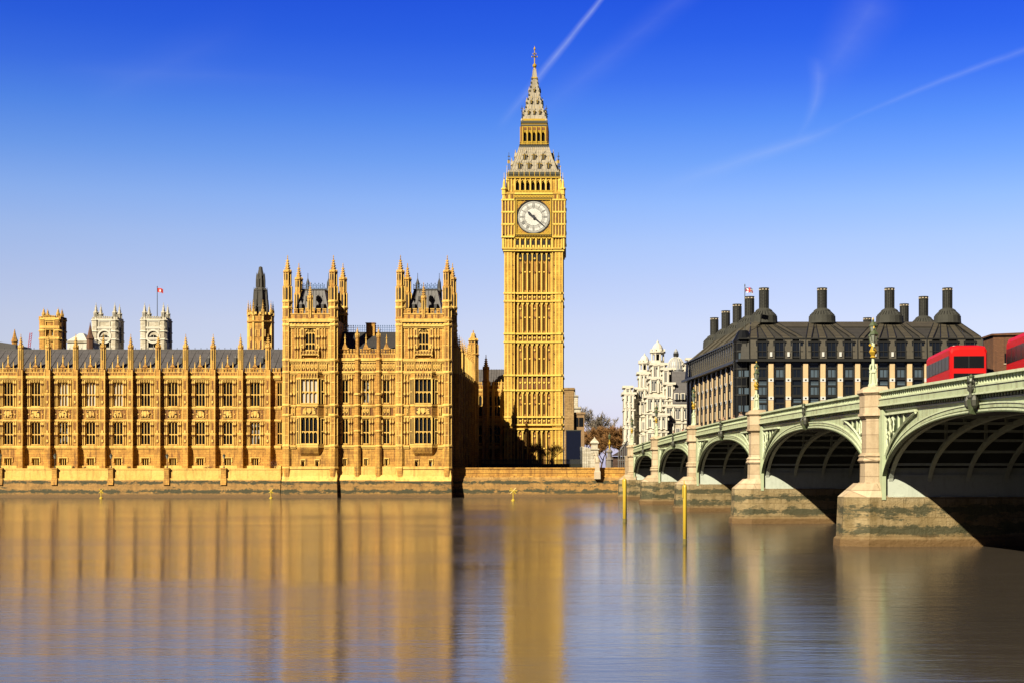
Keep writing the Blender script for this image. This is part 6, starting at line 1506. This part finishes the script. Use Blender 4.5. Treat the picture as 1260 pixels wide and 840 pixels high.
Z = 300.0; v = lambda y: WZ(y, Z); mb = MB(); mb.box(WX(696.5, Z), WX(714.8, Z), Z, Z+2.5, 4.2, v(529.5)); mb2 = MB(); mb2.box(WX(696.5, Z)-.05, WX(714.8, Z)+.1, Z-.05, Z+2.6, v(529.5), v(528.3))
simple('navy_hoarding', 'dark navy blue boxed hoarding at the foot of the clock tower', 'hoarding', (WX(706, Z), Z, 4.3), [('panel', mb, [M['navy']]), ('cap', mb2, [M['darkiron']])])
Z = 296.0; v = lambda y: WZ(y, Z); mb = MB()
for i in range(9): x = WX(715.5+i*2.1, Z); mb.box(x, x+.28, Z, Z+.1, 4.2, v(548.5+i*.5))
mb2 = MB(); mb2.box(WX(714, Z), WX(733, Z), Z+.15, Z+.3, 4.2, v(553)); mb2.box(WX(713.6, Z), WX(715.6, Z), Z-.2, Z+.4, 4.2, v(549))
simple('panel_fence', 'tall grey panel fence beside the navy hoarding', 'fence', (WX(724, Z), Z, 4.3), [('slat', mb, [M['white_stone']]), ('panel', mb2, [M['greypanel']])])
Z = 285.0; v = lambda y: WZ(y, Z); x = WX(731.5, Z); mb = MB(); mb.sq(x, Z, [(.75, 4.2), (.75, v(553)), (.95, v(552.6)), (.95, v(551.8)), (.62, v(551.2)), (.62, v(545.5)), (.85, v(545)), (.85, v(544)), (.5, v(541)), (.12, v(538.5)), (.05, v(537))])
for s_ in (-1, 1): mb.box(x+s_*.3-.14, x+s_*.3+.14, Z-.8, Z-.7, v(564), v(555))
simple('gate_pier', 'white stone gate pier with pointed cap in front of the bare trees', 'gate pier', (x, Z, 4.3), [('pier', mb, [M['white_stone']])])
# stone plinth with a seated lion on the river wall
Z = 256.6; v = lambda y: WZ(y, Z); x = WX(735, Z); mb = MB(); mb.sq(x, Z, [(.55, 3.2), (.55, 4.4), (.42, 4.7), (.38, v(569)), (.5, v(568.5)), (.5, v(567.5))])
mb2 = MB(); z0 = v(567.5)
mb2.loft([[(x+.42*math.cos(q)*k_+dx, Z+.42*math.sin(q)*k_, z0+dz_) for q in [2*math.pi*i/10 for i in range(10)]] for k_, dx, dz_ in ((1.0, .1, 0), (1.05, .1, .25), (.8, 0, .65), (.55, -.08, .95), (.6, -.15, 1.1), (.55, -.2, 1.3), (.25, -.2, 1.5))], 0)
mb2.lathe(x-.45, Z, [(.14, z0), (.12, z0+.7)], 6); mb2.lathe(x-.55, Z, [(.05, z0+1.05), (.2, z0+1.15), (.18, z0+1.3), (.05, z0+1.38)], 6)
simple('lion_statue', 'small pale statue on a stone plinth standing on the river wall left of the bridge', 'statue', (x, Z, 3.2), [('plinth', mb, [M['palestone']]), ('figure', mb2, [M['palestone']])])
# lamp on stone pier near the bridge foot
Z = 262.0; v = lambda y: WZ(y, Z); x = WX(750, Z); T = thing('street_lamp', (x, Z, 4.3), 'short gilt-topped lamp on a dark stone pier left of the bridge foot', 'street lamp')
mb = MB(); mb.lathe(x, Z, [(.7, 4.3), (.65, v(566)), (.75, v(565)), (.45, v(562)), (.42, v(557)), (.6, v(556)), (.6, v(554.5)), (.25, v(552))], 8); part(T, 'pier', mb, [stone('grey_stone', (.26, .23, .20))])
mb = MB(); mb.lathe(x, Z, [(.16, v(553)), (.10, v(547)), (.26, v(545)), (.12, v(543)), (.08, v(540))], 8, 1); mb.lathe(x, Z, [(.14, v(540)), (.28, v(536)), (.3, v(535.7)), (.05, v(533.5)), (.03, v(531))], 6, 0); part(T, 'lantern', mb, [M['green_dk'], M['gilt']])
# lean-to roofed kiosk by the abutment
Z = 268.0; v = lambda y: WZ(y, Z); a, b = WX(752.5, Z), WX(772, Z); T = thing('kiosk', ((a+b)/2, Z, 4.3), 'low dark-roofed shelter with pale rafters at the foot of the bridge', 'shelter')
mb = MB(); mb.box(a, b, Z+.6, Z+5, 4.2, v(561)); part(T, 'wall', mb, [stone('dark_brown_brick', (.10, .05, .03), course=.3)])
mb = MB(); mb.ext_y([(a, v(560)), (b, v(560)), (b, v(540)), (a+1.8, v(553))], Z, Z+5); part(T, 'roof', mb, [plain('dark_red_roof', (.045, .022, .02), .7)])
mb = MB()
for i in range(5): x = b-1.7+i*.36; mb.box(x, x+.10, Z-.1, Z, 4.2, v(553-i*2.6))
mb.tube([(a+1.6, Z-.1, v(554)), (b, Z-.1, v(541))], .09, 4); mb.box(b-1.8, b, Z-.12, Z, v(566), v(565.3)); part(T, 'rafter', mb, [M['greypanel']])
# courtyard railing in front of the clock tower, shade painted into its low wall
Z = 283.0; v = lambda y: WZ(y, Z); a, b = WX(592, Z), WX(716, Z); mb = MB(); n = 150
for i in range(n): x = a+(b-a)*i/(n-1); mb.box(x-.03, x+.03, Z-.03, Z+.03, 4.2, v(564.5))
for z in (4.6, v(565.6)): mb.box(a, b, Z-.03, Z+.03, z, z+.08)
mb2 = MB(); mb2.box(a, b, Z+.1, Z+.5, 4.2, v(570)); 
simple('yard_railing', 'long dark iron railing on a low wall in front of the clock tower', 'railing', ((a+b)/2, Z, 4.3), [('rails', mb, [M['darkiron']]), ('plinth_wall', mb2, [stone('shaded_wall_stone', (.06, .05, .04))])])

# ------------------------------------------------------------------ trees
M['redtwig'] = plain('reddish_bare_twigs', (.50, .26, .07), .9, 0, .4, 1.5)
def bare_tree(name, label, x, y, z0, h, spread, seed, mats, twig_n=1400, ys=.8, group=None):
    q = random.Random(seed); T = thing(name, (x, y, z0), label, 'tree', group); tr = MB(); tw = MB()
    def grow(p, d, L_, r, lev):
        pts = [p]; dd = d.copy(); n = 4
        for i in range(n):
            dd = (dd + Vector((q.uniform(-1, 1), q.uniform(-1, 1), q.uniform(-.3, .8)))*.16).normalized(); pts.append(pts[-1]+dd*L_/n)
        tr.tube(pts, [r*(1-.5*i/n) for i in range(n+1)], 5 if lev < 3 else 3)
        ends.append((pts[-1], dd, lev)); ends.append((pts[2], dd, lev))
        if lev < 5:
            for _ in range(3 if lev < 4 else 2):
                s_ = pts[q.choice((2, 3, 4, 4))]; nd = (dd + Vector((q.uniform(-1, 1), q.uniform(-1, 1), q.uniform(-.25, .6)))*.85*spread).normalized()
                grow(s_, nd, L_*q.uniform(.62, .8), r*.52, lev+1)
    ends = []; grow(Vector((x, y, z0)), Vector((0, 0, 1)), h*.32, h*.022, 0)
    part(T, 'trunk', tr, [mats[0]])
    far = [e for e in ends if e[2] >= 3]
    for _ in range(twig_n):
        p, d, _l = q.choice(far); d2 = (d+Vector((q.gauss(0, 1), q.gauss(0, 1), q.gauss(.2, .8)))*.6).normalized(); L_ = h*q.uniform(.04, .10); e = p+d2*L_
        s_ = Vector((q.uniform(-1, 1), q.uniform(-1, 1), q.uniform(-1, 1))).normalized()*h*(.0036 if h < 8 else .0058); m_ = p+d2*L_*.5
        tw.poly([p-s_, p+s_, e]); s2 = (d2+Vector((q.gauss(0, 1), q.gauss(0, 1), q.gauss(0, 1)))*.5).normalized()*L_*.5; tw.poly([m_-s_*.7, m_+s_*.7, m_+s2]); 
    part(T, 'crown', tw, [mats[1]]); return T
bare_tree('bare_tree', 'small bare brown tree in front of the foot of the clock tower, left one', WX(652, 286), 286, 4.3, 6.6, 1.15, 5, (M['bark'], M['redtwig']), 2200)
bare_tree('bare_tree', 'small bare brown tree in front of the foot of the clock tower, right one', WX(676, 288), 288, 4.3, 6.2, 1.15, 6, (M['bark'], M['redtwig']), 2200)
bare_tree('bare_tree', 'grey leafless tree behind the gate pier, left of the brown trees', WX(728, 440), 440, 4.3, 20, 1.0, 8, (M['bark'], M['greytwig']), 3000)
for i, (px, Z, h) in enumerate(((739, 402, 12.5), (747, 415, 14.5), (757, 425, 14.5), (770, 480, 19), (721, 480, 15))):
    bare_tree('bare_tree', ['brown leafless tree just right of the grey one behind the gate pier', 'brown leafless tree second from the grey tree, above the gilt-topped lamp', 'brown leafless tree above the low dark shelter', 'brown leafless tree rising beside the left corner of the white domed offices', 'low brown leafless tree between the white gable and the grey tree'][i],
        WX(px, Z), Z, 4.3, h, 1.15, 20+i, (M['bark'], M['twig']), 8000, group='bare brown trees beyond the bridge foot')
def shrub(px, Z, z0, w_, h, label, mat, seed, name='shrub'):
    q = random.Random(seed); x = WX(px, Z); T = thing(name, (x, Z, z0), label, 'shrub'); st = MB(); lf = MB()
    for _ in range(7):
        st.tube([(x+q.uniform(-.1, .1), Z, z0), (x+q.uniform(-.5, .5)*w_, Z+q.uniform(-.3, .3), z0+h*.6)], .03, 4)
    for _ in range(260):
        a, b, c = q.gauss(0, .4)*w_, q.gauss(0, .25)*w_, q.uniform(.15, 1)*h*(1-.3*q.random()); p = Vector((x+max(-w_, min(w_, a))*.8, Z+b, z0+c)); e = [Vector((q.uniform(-1, 1), q.uniform(-1, 1), q.uniform(-1, 1)))*.11 for _ in range(3)]
        lf.poly([p+e[0], p+e[1], p+e[2]])
    part(T, 'stems', st, [M['bark']]); part(T, 'foliage', lf, [mat])
shrub(337.5, 256.5, 4.31, 1.2, 2.6, 'bushy red-brown shrub against the left side of the first pavilion tower', M['redleaf'], 1)
shrub(256, 256.5, 4.31, 1.1, 1.35, 'low reddish planted shrub on the terrace right of the centre of the long wing', M['redleaf'], 2)
shrub(159, 256.5, 4.31, .55, 1.2, 'small dark shrub behind the terrace wall between two lamps', M['leaf'], 3)
shrub(104, 256.5, 4.31, .8, 1.15, 'low green shrub on the palace terrace left of the white-blind windows', M['leaf'], 4)
shrub(90, 256.5, 4.31, .4, 1.2, 'tiny upright shrub on the palace terrace near the second lamp from the left', M['leaf'], 9)
# terrace lamps standing on the wall piers
ml = MB(); ml.lathe(0, 0, [(.16, 0), (.10, .25), (.06, .4), (.05, 1.55), (.11, 1.6)], 6); lm_ = ml.mesh('lamp_post', [M['darkiron']])
ml = MB(); ml.lathe(0, 0, [(.10, 0), (.26, .5)], 6, 1); ml.lathe(0, 0, [(.30, .5), (.28, .56), (.06, .82), (.03, 1.0)], 6, 0); lt_ = ml.mesh('lantern', [M['darkiron'], M['lampglass']])
for px, lb in zip(LAMPX, ('at the left edge of the photo', 'second from the left', 'middle one of the five', 'second from the pavilion tower', 'nearest the pavilion tower')):
    T = thing('terrace_lamp', (WX(px, TZ), TZ-.3, 5.14), 'dark iron lamp on the palace terrace wall, '+lb, 'lamp', 'lamps on the terrace wall'); link('lamp_post', lm_, T); link('lantern', lt_, T, (0, 0, 1.6))

# ------------------------------------------------------------------ river furniture
def wz_depth(y): return EYE*FPX/(y-PY0)       # distance of a point on the water seen at pixel row y
for px, ybot, ytop, lab in ((768.8, 642, 588, 'yellow mooring pile in the water left of the bridge, the farther and thinner one'), (842.8, 669, 595, 'yellow mooring pile in the water, the nearer and taller one')):
    Z = wz_depth(ybot); x = WX(px, Z); u = Z/FPX; zt = WZ(ytop, Z); T = thing('mooring_pile', (x, Z, 0), lab, 'mooring pile', 'yellow mooring piles')
    mb = MB(); mb.lathe(x, Z, [(2.5*u, -2), (2.5*u, zt-.25), (2.2*u, zt-.1), (.8*u, zt)], 14); part(T, 'pile', mb, [M['yellow']], True)
    mb = MB(); mb.box(x-3.2*u, x-2.2*u, Z-.12, Z+.12, zt-.9, zt-.1); mb.box(x-1.4*u, x-.6*u, Z-.1, Z+.1, zt-.1, zt+.25); part(T, 'ladder_bracket', mb, [M['yellow']])
    mb = MB(); mb.lathe(x, Z, [(2.62*u, -1), (2.62*u, .35)], 14); part(T, 'wet_foot', mb, [stone('weedy_yellow', (.20, .16, .03))])
for px, ybot, lab in ((124.5, 615.5, 'small yellow cross-topped marker in the water at the left'), (333.5, 615.5, 'small yellow cross-topped marker below the first pavilion tower'), (631.5, 617.5, 'larger yellow star-shaped marker in the water below the clock tower')):
    Z = 246.0 if px < 400 else 228.0; x = WX(px, Z); T = thing('channel_marker', (x, Z, 0), lab, 'marker', 'yellow channel markers'); k_ = 1.0 if px < 400 else 1.25
    mb = MB(); mb.lathe(x, Z, [(.09, -1), (.09, 1.1*k_)], 8); mb.lathe(x, Z, [(.3, -.3), (.3, .10), (.1, .3)], 10); part(T, 'post', mb, [M['yellow']])
    mb = MB()
    for A in (45, -45) if px < 400 else (45, -45, 0):
        c_, s_ = math.cos(R(A))*.5*k_, math.sin(R(A))*.5*k_; mb.tube([(x-c_, Z, 1.25*k_-s_), (x+c_, Z, 1.25*k_+s_)], .085, 6)
    part(T, 'cross', mb, [M['yellow']])

# ------------------------------------------------------------------ people on the bridge pavement
def body_meshes():
    vs = [(0, 0, .95), (0, 0, 1.18), (0, .0, 1.40), (0, 0, 1.50), (0, -.02, 1.58), (0, -.01, 1.70), (-.19, 0, 1.40), (-.23, .02, 1.14), (-.22, -.08, .90), (-.22, -.12, .82), (.19, 0, 1.40), (.23, .04, 1.14), (.22, -.05, .90), (.22, -.10, .82),
          (-.09, 0, .88), (-.10, -.06, .50), (-.10, .02, .09), (-.10, -.12, .04), (.09, 0, .88), (.10, .06, .50), (.10, .16, .10), (.10, .03, .04)]
    es = [(0, 1), (1, 2), (2, 3), (3, 4), (4, 5), (2, 6), (6, 7), (7, 8), (8, 9), (2, 10), (10, 11), (11, 12), (12, 13), (0, 14), (14, 15), (15, 16), (16, 17), (0, 18), (18, 19), (19, 20), (20, 21)]
    ra = [.13, .13, .15, .055, .085, .075, .07, .05, .038, .035, .07, .05, .038, .035, .09, .065, .042, .04, .09, .065, .042, .04]
    def skin(ids, k_, name, mat):
        idx = {v_: i for i, v_ in enumerate(ids)}; me = bpy.data.meshes.new('t'); me.from_pydata([vs[i] for i in ids], [(idx[a], idx[b]) for a, b in es if a in idx and b in idx], []); o = bpy.data.objects.new('t', me); C.objects.link(o)
        md = o.modifiers.new('s', 'SKIN'); 
        for i, v_ in enumerate(ids): me.skin_vertices[0].data[i].radius = (ra[v_]*k_*(1.15 if v_ in (1, 2) else 1), ra[v_]*k_*(.8 if v_ in (1, 2) else 1)); me.skin_vertices[0].data[i].use_root = (i == 0)
        sd = o.modifiers.new('u', 'SUBSURF'); sd.levels = 1; sd.render_levels = 1
        dg = bpy.context.evaluated_depsgraph_get(); m2 = bpy.data.meshes.new_from_object(o.evaluated_get(dg)); m2.name = name; bpy.data.objects.remove(o); m2.materials.clear(); m2.materials.append(mat); return m2
    bpy.context.view_layer.update()
    sk = plain('skin', (.50, .30, .20), .6, 0, .1)
    mb = MB(); mb.lathe(0, .01, [(.09, 1.66), (.105, 1.71), (.09, 1.77), (.03, 1.80)], 10); mb.box(-.08, .08, .02, .095, 1.58, 1.72)
    return skin(list(range(22)), 1.0, 'person', sk), skin([0, 1, 2, 6, 7, 8, 10, 11, 12], 1.22, 'coat', M['tyre']), skin([0, 14, 15, 16, 18, 19, 20], 1.12, 'trousers', M['navy']), mb.mesh('hair', [M['bark']])
bmsh, coat, trou, hair = body_meshes()
PPL = [(150.5, 'grey'), (153, 'black'), (158, 'dark blue'), (161, 'brown'), (166, 'black'), (181, 'white'), (184, 'black'), (193.5, 'red'), (196.5, 'black'), (201, 'black'), (213, 'brown'), (225, 'dark blue')]
cm = {'grey': M['greypanel'], 'black': M['tyre'], 'dark blue': M['navy'], 'brown': M['bark'], 'white': M['white'], 'red': M['red']}
WHO = ['rightmost of all the walkers on the bridge', 'walking just left of the rightmost walker', 'third walker from the right on the bridge', 'fourth walker from the right on the bridge', 'just right of the third bridge lamp from the far bank',
       'left of the third bridge lamp from the far bank', 'beside the walker in white on the bridge', 'just right of the second bridge lamp from the far bank', 'beside the walker in red', 'close to the second bridge lamp from the far bank', 'just left of the second bridge lamp from the far bank', 'leftmost walker on the bridge']
for i, (t, c) in enumerate(PPL):
    p = BT((fo+1.0+.3*(i % 3), t, ztop(t)-.98)); T = tag(link('person', bmsh, None, p, (R(0) if i % 2 else R(180))-TH, (1, 1, 1)), f'person in a {c} coat, {WHO[i]}', 'person', 'people on the bridge pavement')
    for nm, me in (('coat', coat), ('trousers', trou), ('hair', hair)):
        o = link(nm, me, T)
        if nm == 'coat': o.material_slots[0].link = 'OBJECT'; o.material_slots[0].material = cm[c]
# road behind the bridge
mb = MB(); mb.tf = BT; mb.loft([[(fo+2, 254, 7.2), (fo+24, 254, 7.2), (fo+24, 254, 6.6), (fo+2, 254, 6.6)], [(fo+2, 340, 4.36), (fo+24, 340, 4.36), (fo+24, 340, 4.2), (fo+2, 340, 4.2)]])
tag(link('road', mb.mesh('road', [M['asphalt']])), 'road leading off the bridge', kind='structure')
